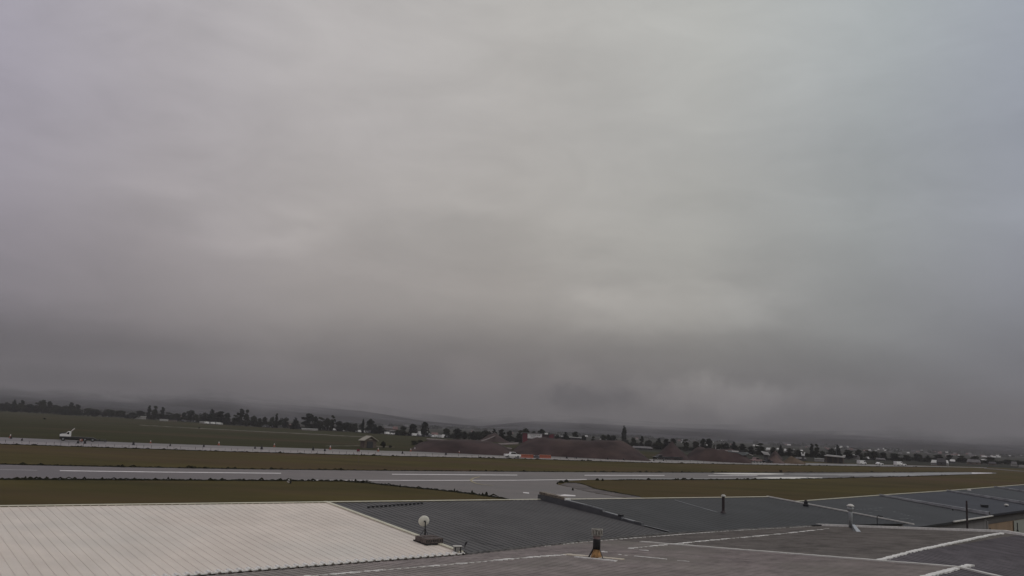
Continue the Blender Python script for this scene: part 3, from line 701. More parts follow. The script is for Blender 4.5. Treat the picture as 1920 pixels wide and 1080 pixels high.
mb = MB(); q0 = P+Vector((0, 0, 20*s))+RT*4*s; q1 = W(*uvB(884, 1012), zB(*uvB(884, 1012))+.06); q2 = W(*uvB(905, 1021), zB(*uvB(905, 1021))+.04); q3 = W(*uvB(945, 1026), zB(*uvB(945, 1026))+.04)
mb.path([q0, q0.lerp(q1, .5)+Vector((0, 0, .08)), q1, q2, q3], .35*s, 5); mb.build('cable', M_black, gn)
mb = MB(); mb.box(W(*uvA(872, 1037), zA0(*uvA(872, 1037))+.02), (.5, .22, .04), RZ-.3); mb.build('sealant_patch', M_seal, HA1)
# second gooseneck beyond rake
u_, v_ = uvA(1645, 989.5); P = W(u_, v_, zA0(u_, v_)); s = m_per_px(P)
mb = MB(); mb.path([P, P+Vector((0, 0, 21*s)), P+Vector((0, 0, 22.5*s))+RT*3*s, P+Vector((0, 0, 21*s))+RT*6*s, P+Vector((0, 0, 20.5*s))+RT*11*s], .75*s)
mb.tube(P+Vector((0, 0, 21.5*s))+RT*3.5*s, P+Vector((0, 0, 21*s))+RT*7*s, 1.3*s)
o = mb.build('gooseneck_pipe', M_black, HA2); o['label'] = 'slender dark pipe bent over at its top'
# tall dark post
u_, v_ = uvA(1814, 996); P = W(u_, v_, zA0(u_, v_)); s = m_per_px(P)
mb = MB(); mb.lathe([(1.9*s, 0), (1.6*s, 55*s), (1.3*s, 56*s)], P, 10); o = mb.build('mast', M_rust, HA2); o['label'] = 'tall dark brown mast rising from the roof edge'
mb = MB(); mb.lathe([(3*s, -2*s), (2.8*s, 2*s), (2*s, 4*s)], P, 10); mb.build('foot', M_black, o)
for x, y, h, lb in ((1908, 996.5, 16, 'short black stub post near the right edge'), (1856.5, 996, 6, 'tiny black stub post before the tan wall')):
    u_, v_ = uvA(x, y); P = W(u_, v_, zA0(u_, v_)); s = m_per_px(P); mb = MB(); mb.lathe([(1.8*s, 0), (1.6*s, 3*s), (.9*s, 4*s), (.9*s, h*s)], P, 8); o = mb.build('stub_post', M_black, HA2); o['label'] = lb

# satellite dish on ballast
u_, v_ = uvB(800, 1018); P = W(u_, v_, zB(u_, v_)); s = m_per_px(P)
dr = empty('satellite_dish', P, 0, 'round cream satellite dish on a black mast weighted with concrete blocks', 'satellite dish')
def rel(root, p): return Vector(p)-root.location
q = rel(dr, W(*uvB(796, 1012), zB(*uvB(796, 1012))))
mb = MB(); c_ = q+Vector((0, 0, 34*s)); 
fwd = Vector((FW.x, FW.y, 0)).normalized()
mb.path([q+Vector((0, 0, 3*s))-fwd*.0, c_-fwd*.10], 1.15*s, 8); mast = mb.build('mast', M_black, dr)
mb = MB(); axis = (fwd*.93+Vector((-.28, 0, 0))+Vector((0, 0, .22))).normalized()
cc_ = c_-RT*3.2*s+UP*.0*s+fwd*.05
R_ = 10.6*s
mb.lathe([(.02, -R_*.03), (R_*.5, 0), (R_*.85, R_*.10), (R_*1.0, R_*.18), (R_*1.0, R_*.21), (R_*.8, R_*.12), (R_*.4, R_*.03), (.02, R_*.01)], cc_, 28, axis); mb.build('dish', M_dish, dr, True)
mb = MB(); mb.box(cc_-fwd*.04+RT*1.6*s, (4*s, 1.5*s, 3*s)); mb.build('bracket', M_black, dr); mb = MB(); mb.path([cc_-UP*R_*.8+axis*.05, cc_+axis*R_*.9-UP*R_*.2], .35*s); mb.build('feed_arm', M_black, dr)
for dx, dv in ((-11, -.0), (8, 2.0), (2, -5)):
    e = rel(dr, W(*uvB(796+dx, 1012+dv), zB(*uvB(796+dx, 1012+dv))))
    mb = MB(); mb.tube(q+Vector((0, 0, 21*s)), e+Vector((0, 0, 5*s)), .6*s, None, 6); mb.build('leg', M_black, dr)
e0 = rel(dr, W(*uvB(786, 1013), zB(*uvB(786, 1013))))
eu = DU; ev = NV
fr = MB(); 
c0 = rel(dr, W(*uvB(803, 1018), zB(*uvB(803, 1018))))
tilt = atan(.065)
bl = MB(); bs = (.19, .39, .19)
ia = 0
for a_ in range(4):
    for b_ in range(2):
        pp = c0+eu*((a_-1.5)*.205+ (0.0))+ev*((b_-.5)*.42+.05)+Vector((0, 0, .15+.065*0))
        pp.z += -.065*((b_-.5)*.42)
        bl.box(pp, bs, RZ, 0, 0)
        if b_ == 1: fr.box(pp+ev*.17+eu*(-.045), (.05, .06, .10), RZ); fr.box(pp+ev*.17+eu*(.045), (.05, .06, .10), RZ)
bl.build('ballast_block', M_block, dr, bevel=.008)
bf = MB()
for t in (-.36, .36): bar(bf, c0+eu*(t-.0)-ev*.42+Vector((0, 0, .03)), c0+eu*t+ev*.5+Vector((0, 0, -.02)), .05, .05)
for t in (-.38, .46): bar(bf, c0+ev*t-eu*.46+Vector((0, 0, .02-.065*t)), c0+ev*t+eu*.46+Vector((0, 0, .02-.065*t)), .05, .05)
bf.build('base_frame', M_black, dr)
fr.build('block_core', M_black, dr)

# ------------------------------------------------------------------ far hangar row C
zC = lambda u, v: 5.98-.08*v
def bayC(r0, r1, e1, e0, roofm, wallm, label, trim=True, fas=None):
    root = empty('hangar', (0, 0, 0), 0, label, 'hangar', None)
    mb = MB(); n = 14; vs = []
    for i in range(n+1):
        t = i/n; ru = (r0[0]+(r1[0]-r0[0])*t, r0[1]+(r1[1]-r0[1])*t); eu_ = (e0[0]+(e1[0]-e0[0])*t, e0[1]+(e1[1]-e0[1])*t)
        for q, dz in ((ru, 0), (eu_, 0), (eu_, -.16)): vs.append(W(*q, zC(*q)+dz))
        q = (ru[0], ru[1]-.12); vs.append(W(*q, zC(*ru)-.12))
    fs = []
    for i in range(n):
        a = i*4; c = a+4; fs += [(a, c, c+1, a+1), (a+1, c+1, c+2, a+2), (a, a+3, c+3, c)]
    mb.add(vs, fs); mb.build('roof', roofm, root)
    mb = MB(); d = .35
    w0, w1 = (e0[0], e0[1]-d), (e1[0], e1[1]-d)
    b0, b1 = (r0[0], r0[1]-.1), (r1[0], r1[1]-.1)
    loop = [w0, w1, b1, b0]; zz = [zC(*w0)-.17, zC(*w1)-.17, zC(*r1)-.1, zC(*r0)-.1]
    for i in range(4):
        j = (i+1) % 4; mb.face([W(*loop[i], 0), W(*loop[j], 0), W(*loop[j], zz[j]), W(*loop[i], zz[i])])
    mb.build('wall', wallm, root)
    mb = MB(); bar(mb, W(*r0, zC(*r0)+.01), W(*r1, zC(*r1)+.01), .15, .05); mb.build('ridge_cap', M_cap, root)
    return root
C1 = bayC((48.75, -.2), (68.45, -2.95), (68.4, 6.5), (49.5, 9.2), M_dkroof2, M_wallg, 'hangar with dark roof and grey wall behind the tall brown mast')
C2 = bayC((68.55, -2.97), (84.45, -5.0), (84.0, 4.1), (68.5, 6.1), M_blroof, M_wallo, 'hangar with slate roof above the tan wall near the right edge')
C3 = bayC((84.55, -5.02), (99.6, -7.2), (99, 2), (84.1, 4.0), M_dkroof2, M_walll, 'hangar with dark roof between two pale flashing bands at far right')
C4 = bayC((99.7, -7.22), (135, -12.3), (134, -1), (99.1, 2), M_blroof, M_walll, 'last dark hangar roof in the row, cut by the right edge')
for root, a, c, wd in ((C1, (68.5, -2.95), (68.45, 6.4), .7), (C2, (84.5, -5.0), (84.05, 4.0), .7), (C3, (99.65, -7.2), (99.05, 2), .4)):
    mb = MB(); n = 8
    for i in range(n):                       # stepped upstand between the bays, deeper towards the eave
        ta, tb = i/n, (i+1)/n; q0 = (a[0]+(c[0]-a[0])*ta, a[1]+(c[1]-a[1])*ta); q1 = (a[0]+(c[0]-a[0])*tb, a[1]+(c[1]-a[1])*tb)
        h0, h1 = .13+.16*ta, .13+.16*tb; w_ = .12
        vs = []
        for q, h in ((q0, h0), (q1, h1)):
            for du, dz in ((-w_, -.02), (w_, -.02), (w_, h), (-w_, h)): vs.append(W(q[0]+du, q[1], zC(*q)+dz))
        mb.add(vs, [(0, 3, 7, 4), (3, 2, 6, 7), (1, 5, 6, 2)])
    mb.build('upstand', M_band, root)
    mb = MB(); bar(mb, W(c[0]-.16, c[1], zC(*c)+.05), W(a[0]-.16, a[1], zC(*a)+.03), .06, .04); mb.build('rake_flashing', M_bandl, root)
mb = MB(); bar(mb, W(59.8, 7.82, zC(59.8, 7.8)-.02), W(68.6, 6.55, zC(68.6, 6.5)-.02), .14, .08); mb.build('eave_flashing', M_capw, C1)
mb = MB()
for x, y, r in ((1849, 970, 0),): pass
# small pale spots scattered on C1
rnd = random.Random(9); M_spot = mat('grey_spots', (.26, .28, .28), .7, .2, 4)
for (x, y) in [(1607, 955.5), (1614, 955.2), (1621, 955), (1628, 954.5), (1633, 954.4), (1639, 954), (1643, 957), (1650, 957), (1631, 961), (1633, 961.3), (1665, 971), (1668, 972), (1690, 964), (1697, 966), (1703, 967), (1711, 968), (1725, 970), (1689, 973), (1695, 973.4), (1701, 972.5), (1677, 960), (1710, 975), (1642, 953), (1651, 952.7)]:
    mb = MB(); q = ray(x, y, zC); L = rnd.uniform(.08, .28); mb.box(W(*q, zC(*q)+.008), (L, rnd.uniform(.1, .3), .012), RZ+rnd.uniform(-.3, .3)); mb.build('pale_spot', M_spot, C1)
def onC(x, y, root, kind, lb=None):
    q = ray(x, y, zC); P = W(*q, zC(*q)); s = m_per_px(P); mb = MB()
    if kind == 'dome':
        mb.lathe([(2.2*s, 0), (2.2*s, 2*s)], P, 10); o = mb.build('roof_vent', M_black, root)
        m2 = MB(); m2.lathe([(4*s, 2*s), (3.6*s, 3.6*s), (1.5*s, 4.6*s)], P, 12); m2.build('cap', M_capw, o)
    elif kind == 'mush':
        mb.lathe([(3.6*s, -.05), (3.2*s, 1.8*s), (1.2*s, 3*s)], P, 12); o = mb.build('roof_vent', M_wpl, root)
    else:
        mb.box(P+Vector((0, 0, .1)), (13*s*.9, .3, .2), -.02); o = mb.build('roof_hatch', M_black, root)
    if lb: o['label'] = lb
onC(1887, 949.5, C2, 'dome', 'white domed vent cap'); onC(1846, 951, C2, 'hatch', 'low black slot vent'); onC(1817, 919.5, C2, 'mush', 'pale vent on the roof edge')
q = ray(1786.5, 957, zC); P = W(*q, zC(*q)); s = m_per_px(P); mb = MB(); mb.lathe([(1.5*s, 0), (1.3*s, 2.4*s), (.3*s, 3*s)], P, 8); mb.build('roof_vent', M_black, C1)
# wall details of C row: lamp post column at the corner, door edge
q = (68.6, 6.0); mb = MB(); mb.box(W(68.9, 5.95, 2.5), (.22, .14, 5.0), RZ); mb.build('corner_pilaster', M_wallg, C2)
def facia(root, e0, e1, h, m_, nm, push=.05, top=.18, z0=None):
    mb = MB(); q0 = (e0[0], e0[1]-.35+push); q1 = (e1[0], e1[1]-.35+push); za, zb = zC(*q0)-top, zC(*q1)-top
    vs = []
    for off in (0, -.03): vs += [W(q0[0], q0[1]+off, za), W(q1[0], q1[1]+off, zb), W(q1[0], q1[1]+off, (zb-h) if z0 is None else z0), W(q0[0], q0[1]+off, (za-h) if z0 is None else z0)]
    mb.add(vs, [(0, 1, 2, 3), (7, 6, 5, 4), (0, 4, 5, 1), (1, 5, 6, 2), (2, 6, 7, 3), (3, 7, 4, 0)]); return mb.build(nm, m_, root)
facia(C2, (68.6, 6.08), (84.0, 4.1), .66, mat('fascia_grey', (.085, .08, .075), .8, .1, 1), 'fascia')
facia(C2, (76.3, 5.09), (84.0, 4.1), .9, M_walll, 'pale_door', .09, .87, 0)
facia(C3, (84.2, 4.0), (99, 2), .6, M_gtrim, 'fascia')

# ------------------------------------------------------------------ dirt mounds
def mound(px0, px1, ybase, ytop, dep, mt, label, seed, flat=.5, xt=None, zsc=1., rag=.05, name='dirt_mound'):
    xc = (px0+px1)/2; P = G(xc, ybase); s = m_per_px(P)
    wd = (px1-px0)*s; e = (G(px1, ybase+(px1-px0)*.018)-G(px0, ybase-(px1-px0)*.018)).normalized() if False else Vector((1, 0, 0))
    vw = Vector((P.x, P.y, 0)).normalized(); sx = Vector((vw.y, -vw.x, 0))
    Hm = (ybase-ytop)*s*1.0
    Hm += Hm*0  # height seen from above the base line
    cen = P+vw*dep/2
    rnd = random.Random(seed); ph = [(rnd.uniform(0, 9), rnd.uniform(0, 9), rnd.uniform(.7, 1.3)) for _ in range(6)]
    nx, ny = 48, 20; V = []
    # ridge point lies dep/2 behind base: raise for perspective
    zt = CZ-(CZ-0)*1.0
    D0 = depth(P); D1 = depth(P+vw*dep/2)
    Hm = (ybase-ytop)*D1/FPX - CZ*(D1/D0-1)*1.0*0 + (HZ(xc)-ybase)*0
    yb1 = CZ*FPX/D1; yb0 = CZ*FPX/D0
    Hm = ((ybase-ytop)-(yb0-yb1))*D1/FPX
    for j in range(ny+1):
        for i in range(nx+1):
            a = -1+2*i/nx; c = -1+2*j/ny
            q = max(0, 1-abs(a)**(2.2 if flat > .4 else 1.25))*max(0, 1-abs(c)**1.7)
            if flat > .4: q = min(1, q*1.6)**.8
            nz = sum(sin(a*k*5.3*f+p_)*sin(c*k*3.1+q_)/k for k, (p_, q_, f) in enumerate(ph, 1))
            z = Hm*q*(1+rag*nz)+Hm*rag*.8*nz*min(1, q*3)
            if xt is not None: z *= 1+.25*(a*xt)
            p = cen+sx*(a*wd/2)+vw*(c*dep/2)
            V.append(Vector((p.x, p.y, max(z, 0)-.05 if q > 0 else -.1)))
    mb = MB(); mb.add(V, [(j*(nx+1)+i, j*(nx+1)+i+1, (j+1)*(nx+1)+i+1, (j+1)*(nx+1)+i) for j in range(ny) for i in range(nx)])
    o = mb.build(name, mt, smooth=True); tag(o, label, 'dirt mound'); return o
mound(764, 972, 851, 826.5, 60, M_dirt, 'low dark earth bank right of the small gabled shed', 1, .6, .0)
mound(895, 958, 829, 812.5, 60, M_dirt, 'dark reddish heap behind the earth bank, left of the red building', 2, .2)
mound(948, 1224, 858.5, 826, 70, M_dirt, 'long flat-topped brown dirt mound in front of the red building', 3, .6, -.06)
mound(1224, 1296, 862, 831, 40, M_dirt, 'pointed brown dirt pile right of the long flat-topped mound', 4, .2)
mound(1282, 1410, 866, 843, 40, M_dirt, 'wide brown dirt pile left of the pale blue canopy', 5, .6, -.2)
mound(1436, 1472, 869, 853.5, 22, M_dirt2, 'small pinkish gravel cone beside the taxiway', 6, .2)
mound(1462, 1512, 870, 856, 22, M_dirt3, 'small tan sand heap right of the pinkish cone', 7, .4)
mound(1440, 1468, 862, 846, 30, M_dirt, 'small dark red heap behind the pinkish gravel cone', 8, .2)
# pale haul tracks over the bank
def ribbon(name, pts, wd_px, zfun, mt):
    mb = MB(); prev = None
    for x, y, z in pts:
        a = G(x, y-wd_px/2, z); c = G(x, y+wd_px/2, z)
        if prev: mb.add([prev[0], a, c, prev[1]]+[p-Vector((0, 0, .4)) for p in (prev[0], a, c, prev[1])], [(0, 1, 2, 3), (3, 2, 6, 7), (0, 4, 5, 1)])
        prev = (a, c)
    o = mb.build(name, mt); o['kind'] = 'structure'; return o
ribbon('haul_track', [(800, 822.5, 2.6), (835, 825, 3.0), (880, 829.5, 3.2), (920, 835, 2.6), (960, 841, 2.0)], 1.6, None, M_track)
ribbon('haul_track', [(880, 830.5, 3.1), (930, 832.5, 3.0), (972, 830.5, 3.0)], 2.0, None, M_track)
ribbon('haul_track', [(1086, 829, 5.2), (1112, 829.2, 5.2), (1135, 829.5, 5.2)], 1.2, None, M_track)
ribbon('haul_track', [(902, 826.5, 3.2), (912, 823.5, 3.4), (930, 816, 4.6)], 1.0, None, M_track)

# ------------------------------------------------------------------ trees
def make_tree(name, kind, seed, leafm):
    "unit tree 1 m tall, crown of many small leaf faces, tapered trunk and limbs"
    rnd = random.Random(seed); root = empty(name, (0, 0, -50)); tb = MB()
    th = .2
    tb.tube((0, 0, -.02), (0, 0, th), .028, .018, 7); tb.tube((0, 0, th), (.01, 0, .8), .018, .005, 6)
    for i in range(6):
        a = rnd.uniform(0, 6.3); z = th*.7+i*.07; r = .16 if kind != 'column' else .06
        tb.tube((0, 0, z), (r*cos(a), r*sin(a), z+.14), .010, .003, 5)
    tb.build('trunk', M_bark, root)
    lobes = []
    if kind == 'round':
        for i in range(18):
            a = rnd.uniform(0, 6.3); r = rnd.uniform(.05, .26); z = rnd.uniform(.16, .82); lobes.append((r*cos(a)*(1.1-z*.5), r*sin(a)*(1.1-z*.5), z, rnd.uniform(.11, .18)))
        lobes.append((0, 0, .86, .12))
    elif kind == 'wide':
        for i in range(22):
            a = rnd.uniform(0, 6.3); r = rnd.uniform(.05, .44); z = rnd.uniform(.08, .66)*(1-.3*r); lobes.append((r*cos(a), r*sin(a), z+.08, rnd.uniform(.12, .19)))
    elif kind == 'tall':
        for i in range(13):
            a = rnd.uniform(0, 6.3); r = rnd.uniform(.02, .15); z = rnd.uniform(.12, .88); lobes.append((r*cos(a), r*sin(a), z, rnd.uniform(.08, .13)))
        lobes.append((0.02, 0, .92, .08))
    elif kind == 'column':
        for i in range(14):
            z = .07+.88*i/13; r = .105*(min(1, (1-z)*2.6+.15))*min(1, z*4+.4); lobes.append((rnd.uniform(-.02, .02)+.02*(1-z), rnd.uniform(-.02, .02), z, max(.03, r)))
    elif kind == 'cone':
        for i in range(12):
            z = .12+.84*i/11; r = .24*(1-z)+.03; lobes.append((rnd.uniform(-.02, .02), rnd.uniform(-.02, .02), z, r))
    cb = MB(); n = 1500
    tot = sum(l[3]**2 for l in lobes)
    for (x, y, z, r) in lobes:
        for _ in range(int(n*r*r/tot)+8):
            d = Vector((rnd.gauss(0, 1), rnd.gauss(0, 1), rnd.gauss(0, 1))).normalized()*r*rnd.uniform(.55, 1.12)
            zs = .8 if kind not in ('column', 'cone') else (1.15 if kind == 'column' else .45)
            p = Vector((x+d.x, y+d.y, z+d.z*zs))
            s_ = rnd.uniform(.022, .048); a = Vector((rnd.gauss(0, 1), rnd.gauss(0, 1), rnd.gauss(0, 1))).normalized(); c = a.orthogonal().normalized(); a2 = a.cross(c)
            cb.face([p+c*s_, p+a2*s_*.8, p-c*s_, p-a2*s_*.8])
    cb.build('crown', leafm, root)
    return root
PROTO = {}
for nm, kd, sd0, lm in (('round', 'round', 1, M_leafA), ('round2', 'round', 2, M_leafB), ('round3', 'round', 3, M_leafA), ('wide', 'wide', 4, M_leafA), ('wide2', 'wide', 5, M_leafB), ('tall', 'tall', 6, M_leafA), ('tall2', 'tall', 7, M_leafB), ('column', 'column', 8, M_leafC), ('cone', 'cone', 9, M_leafC)):
    r_ = make_tree({'round': 'broadleaf_tree', 'wide': 'broadleaf_tree', 'tall': 'broadleaf_tree', 'column': 'poplar_tree', 'cone': 'conifer_tree'}[kd], kd, sd0, lm)
    PROTO[nm] = [r_, tree_of(r_), False]
ASP = {'round': .72, 'round2': .72, 'round3': .72, 'wide': 1.1, 'wide2': 1.1, 'tall': .44, 'tall2': .44, 'column': .27, 'cone': .5}
def tree(px, ytop, hw, ybase, kind, label, group):
    P = G(px, ybase); s = m_per_px(P); H = (ybase-ytop)*s*1.02; Wd = 2*hw*s
    r_, tr, used = PROTO[kind]
    scl = (Wd/ASP[kind], Wd/ASP[kind], H); rz = random.uniform(0, 6.28)
    if not used:
        PROTO[kind][2] = True; r_.location = P; r_.scale = scl; r_.rotation_euler = (0, 0, rz)
        tag(r_, label, 'tree', group); return r_
    o = dup(r_, P, rz, scl, label, None, tr); 
    if 'group' in o.keys() and not group: del o['group']
    if group: o['group'] = group
    return o
CL = [(-400, 215, 'tree in the dense dark wood at the left end of the skyline', 'trees of the dark wood on the left skyline'),
      (215, 480, 'tree in the row beyond the green field, left of centre', 'trees beyond the green field'),
      (480, 740, 'tree in the skyline clump behind and left of the gabled shed', 'trees behind the gabled shed'),
      (740, 970, 'tree on the skyline above the dark earth bank', 'trees above the earth bank'),
      (970, 1215, 'tree on the skyline behind the long dirt mound', 'trees behind the long dirt mound'),
      (1215, 1440, 'tree on the skyline behind the pale blue canopy', 'trees behind the pale blue canopy'),
      (1440, 1690, 'tree among the white-roofed buildings right of the dirt piles', 'trees among the white-roofed buildings'),
      (1690, 2400, 'tree in the hazy suburb at the right end of the skyline', 'trees of the hazy suburb on the right')]
def cluster(px):
    for a, c, l, g in CL:
        if a <= px < c: return l, g
    return CL[-1][2], CL[-1][3]
TBASE = [(-400, 757), (0, 771.5), (120, 778.5), (240, 785), (360, 792), (480, 801), (600, 807.5), (720, 814.5), (830, 822), (960, 830), (1100, 836), (1200, 841), (1440, 855), (1600, 862), (1800, 868), (1920, 873), (2300, 885)]
big = [(10, 752, 7), (25, 750, 7), (39, 750, 6), (55, 757, 8), (68, 755, 7), (79, 749, 7), (91, 751, 7), (102, 757, 7), (112, 758, 7), (122, 757, 8), (132, 754, 9), (143, 760, 7),
       (262, 768, 9), (315, 772, 8), (330, 773, 7), (344, 773, 7), (357, 769, 7), (369, 772, 6), (382, 770, 8), (396, 769, 9), (412, 771, 9), (425, 773, 7), (440, 779, 6), (475, 779, 6), (486, 781, 5),
       (495, 779, 6), (508, 776, 7), (533, 777, 10), (553, 782, 9), (577, 774, 9), (590, 781, 8), (600, 782, 7), (612, 781, 8), (635, 790, 7), (649, 790, 8), (662, 789, 9), (677, 792, 6), (703, 794, 6), (712, 797, 6),
       (755, 800, 9), (773, 793, 10), (836, 804, 7), (870, 808, 7), (886, 804, 10), (898, 806, 8), (911, 801, 9), (926, 806, 7), (940, 805, 7), (955, 806, 8),
       (975, 806, 8), (985, 803, 7), (1000, 806, 7), (1015, 804, 7), (1030, 808, 8), (1045, 811, 7), (1060, 811, 8), (1078, 811, 8), (1094, 815, 7), (1112, 817, 6), (1131, 813, 6), (1140, 812, 6), (1150, 816, 6), (1187, 817, 7),
       (1216, 822, 8), (1235, 820, 8), (1250, 822, 7), (1262, 820, 8), (1286, 823, 8), (1304, 825, 7), (1318, 822, 8), (1329, 823, 7), (1345, 829, 6), (1360, 827, 8), (1376, 830, 8), (1392, 832, 7), (1408, 834, 8), (1426, 832, 8),
       (1450, 837, 7), (1480, 839, 8), (1497, 841, 7), (1545, 842, 6), (1559, 836, 7), (1571, 836, 7), (1590, 842, 8), (1610, 841, 8), (1626, 843, 7), (1641, 845, 8), (1656, 846, 7), (1676, 847, 7),
       (1700, 849, 9), (1720, 847, 8), (1740, 852, 8), (1760, 851, 8), (1780, 851, 8), (1803, 854, 9), (1830, 854, 9), (1858, 857, 9), (1890, 859, 9), (1910, 860, 7)]
kk = ['round', 'round2', 'round3', 'wide', 'tall', 'tall2', 'round', 'wide2', 'cone']
SP = [(278, 760.5, 4, 'tall', 'leftmost of three tall slender trees above the long white shed'), (289, 761.5, 7, 'tall2', 'broadest of the three tall trees above the long white shed'), (303, 763.5, 4.5, 'tall', 'rightmost narrow tree of the three above the long white shed'),
      (450, 767, 7, 'tall', 'taller left crown of the twin-topped tree clump left of centre'), (461, 768.5, 6.5, 'tall2', 'right crown of the twin-topped tree clump left of centre'),
      (517, 775.5, 3.2, 'tall', 'narrow spire-like tree between two round crowns on the left skyline'), (622, 779, 5.5, 'tall2', 'tall tree ending the dense clump left of the gabled shed'),
      (679.5, 785.5, 2.6, 'column', 'thin dark column tree just above the gabled shed'), (693, 784.5, 8.5, 'round3', 'rounded dark tree directly above the gabled shed roof'),
      (795, 790.5, 9, 'round', 'right one of two rounded trees above the white parked trailers'), (857, 802.5, 9, 'round3', 'round dark tree right of the bright white curved roof'),
      (1203, 818, 4, 'tall', 'narrow dark tree right of the tall lone poplar'), (1464, 834.5, 6, 'cone', 'pointed conifer behind the pinkish gravel cone'),
      (1522, 832.5, 4.5, 'tall', 'left half of the dark square clump left of the white canopy building'), (1531, 833, 5.5, 'tall2', 'right half of the dark square clump left of the white canopy building')]
ORD = ['first', 'second', 'third', 'fourth', 'fifth', 'sixth', 'seventh', 'eighth', 'ninth', 'tenth', 'eleventh', 'twelfth', 'thirteenth', 'fourteenth', 'fifteenth', 'sixteenth', 'seventeenth', 'eighteenth', 'nineteenth', 'twentieth', 'twenty-first', 'twenty-second', 'twenty-third', 'twenty-fourth']
PL = ['in the dark wood at the left end', 'beyond the green field left of centre', 'in the clumps behind the gabled shed', 'above the dark earth bank', 'behind the long dirt mound', 'behind the pale blue canopy', 'among the white-roofed buildings', 'in the hazy right-hand suburb']
allx = sorted([q[0] for q in big]+[q[0] for q in SP])
for i, (x, y, hw) in enumerate(big):
    l, g = cluster(x); ci = [c[3] for c in CL].index(g); yb = lerp(x, TBASE)-random.uniform(0, .8)
    kd = kk[(i*5+3) % len(kk)] if hw < 10 else ('wide' if i % 2 else 'round')
    n_ = [q for q in allx if cluster(q)[1] == g].index(x)
    tree(x, y+random.uniform(-1.5, 2.5), hw*random.uniform(.9, 1.5), yb, kd, ORD[n_]+' taller tree from the left '+PL[ci], g)
for x, y, hw, kd, lb in SP: tree(x, y, hw*1.1, lerp(x, TBASE)-.2, kd, lb, None)
tree(1169.5, 798.5, 5.0, 833, 'column', 'tall lone dark poplar standing above the long dirt mound', None)
tree(1174, 823, 8, 834.5, 'wide', 'dark shrubby growth at the foot of the lone poplar', None)
# low filler growth
LOWN = {}
i = 0; x = -110
while x < 2000:
    yb = lerp(x, TBASE); h = random.uniform(7, 15) if x < 1250 else random.uniform(5, 11)
    if x < 215: h += 5
    if not 800 < x < 835:
        l, g = cluster(x); l = 'low bushy '+l
        LOWN[g] = LOWN.get(g, -1)+1
        if LOWN[g] < len(ORD): l = ORD[LOWN[g]]+' low bushy tree from the left '+PL[[c[3] for c in CL].index(g)]
        tree(x, yb-h, random.uniform(9, 17), yb+random.uniform(-1.6, .2), ['wide', 'wide2', 'round2', 'wide'][i % 4], l, g+', low')
    i += 1; x += random.uniform(11, 19)
# far-off woodland that reads as one mass inside the haze
rnd = random.Random(77); mb = MB(); x = -150
while x < 2050:
    yb = HZ(x)+rnd.uniform(4.5, 9); P = G(x, yb); s = m_per_px(P); h = rnd.uniform(3.5, 7)*s; w_ = rnd.uniform(5, 12)*s
    if not 480 < x < 640:
        for _ in range(60):
            a = rnd.uniform(0, 6.28); rr = sqrt(rnd.random()); p = P+Vector((cos(a)*rr*w_, sin(a)*rr*w_*.6, h*rnd.random()*(1-rr*rr*.7))); q = .12*h+1.2
            d1 = Vector((rnd.gauss(0, 1), rnd.gauss(0, 1), rnd.gauss(0, 1))).normalized(); d2 = d1.orthogonal().normalized(); mb.face([p+d1*q, p+d2*q, p-d1*q, p-d2*q])
    x += rnd.uniform(5, 14)
o = mb.build('far_woodland', M_leafA); tag(o, 'hazy far-off woodland and hedges merging below the hills', 'woodland', kind='stuff')
# bushes beside the shed and on the bank
tree(717.5, 827.5, 6, 841, 'round2', 'round bush against the right side of the gabled shed', None)
tree(731, 834, 4, 839.8, 'wide', 'small dark bush right of the gabled shed', None)
for x, yt, hw, yb, lb in ((777, 824, 8, 835, 'leftmost shrub on the end of the dark earth bank'), (788, 822, 9, 837, 'middle shrub on the end of the dark earth bank'), (800, 822, 9, 840, 'rightmost shrub on the end of the dark earth bank'),
                          (83.5, 783, 3, 786.5, 'tiny lone shrub in the green field, upper left'), (373.5, 800.5, 2, 803.6, 'tiny dark shrub beside the pale field track'), (1464.5, 880.5, 3.5, 886, 'small dark shrub at the far runway edge'), (1410, 842, 6, 852, 'dark shrub right of the pale blue canopy'), (1424, 843, 8, 854, 'dark shrub left of the slanted pale roof')):
    tree(x, yt, hw, yb, 'wide2' if hw > 4 else 'wide', lb, None)

# ------------------------------------------------------------------ town buildings, trailers, cars
HROOT = {}
def house(px0, px1, ytop, ybase, roofi, walli, label, group=None, dep=None, flatroof=False, name='house'):
    xc = (px0+px1)/2; P = G(xc, ybase); s = m_per_px(P); wd = (px1-px0)*s; H = (ybase-ytop)*s; dep = dep or max(4, min(wd*.6, 12))
    vw = Vector((P.x, P.y, 0)).normalized(); rz = atan2(-vw.x, vw.y)+random.uniform(-.12, .12)
    root = empty(name, P, rz, label, 'building' if name != 'trailer' else 'trailer', group)
    wh = H*(.45 if not flatroof else .8); mb = MB()
    mb.box((0, dep/2, wh/2), (wd*.96, dep, wh)); mb.build('wall', M_housewalls[walli], root)
    mb = MB()
    if flatroof:
        mb.prism([(-wd/2, wh), (wd/2, wh), (wd/2, H), (-wd/2, H)], -.3, dep+.3)
    else:
        V = [(-wd/2, -.5, wh), (wd/2, -.5, wh), (wd/2, dep+.5, wh), (-wd/2, dep+.5, wh), (-wd/2*.82, dep/2, H), (wd/2*.82, dep/2, H)]
        mb.add(V, [(0, 1, 5, 4), (2, 3, 4, 5), (0, 4, 3), (1, 2, 5), (3, 2, 1, 0)])
    mb.build('roof', M_houseroofs[roofi], root)
    mb = MB(); nw_ = max(1, int(wd/3.5))
    if wd > 5 and not flatroof:
        for k in range(nw_): mb.box((-wd*.42+wd*.84*(k+.5)/nw_, -.02, wh*.55), (min(1.2, wd*.1), .08, wh*.35))
        mb.build('window', M_glass, root)
    return root
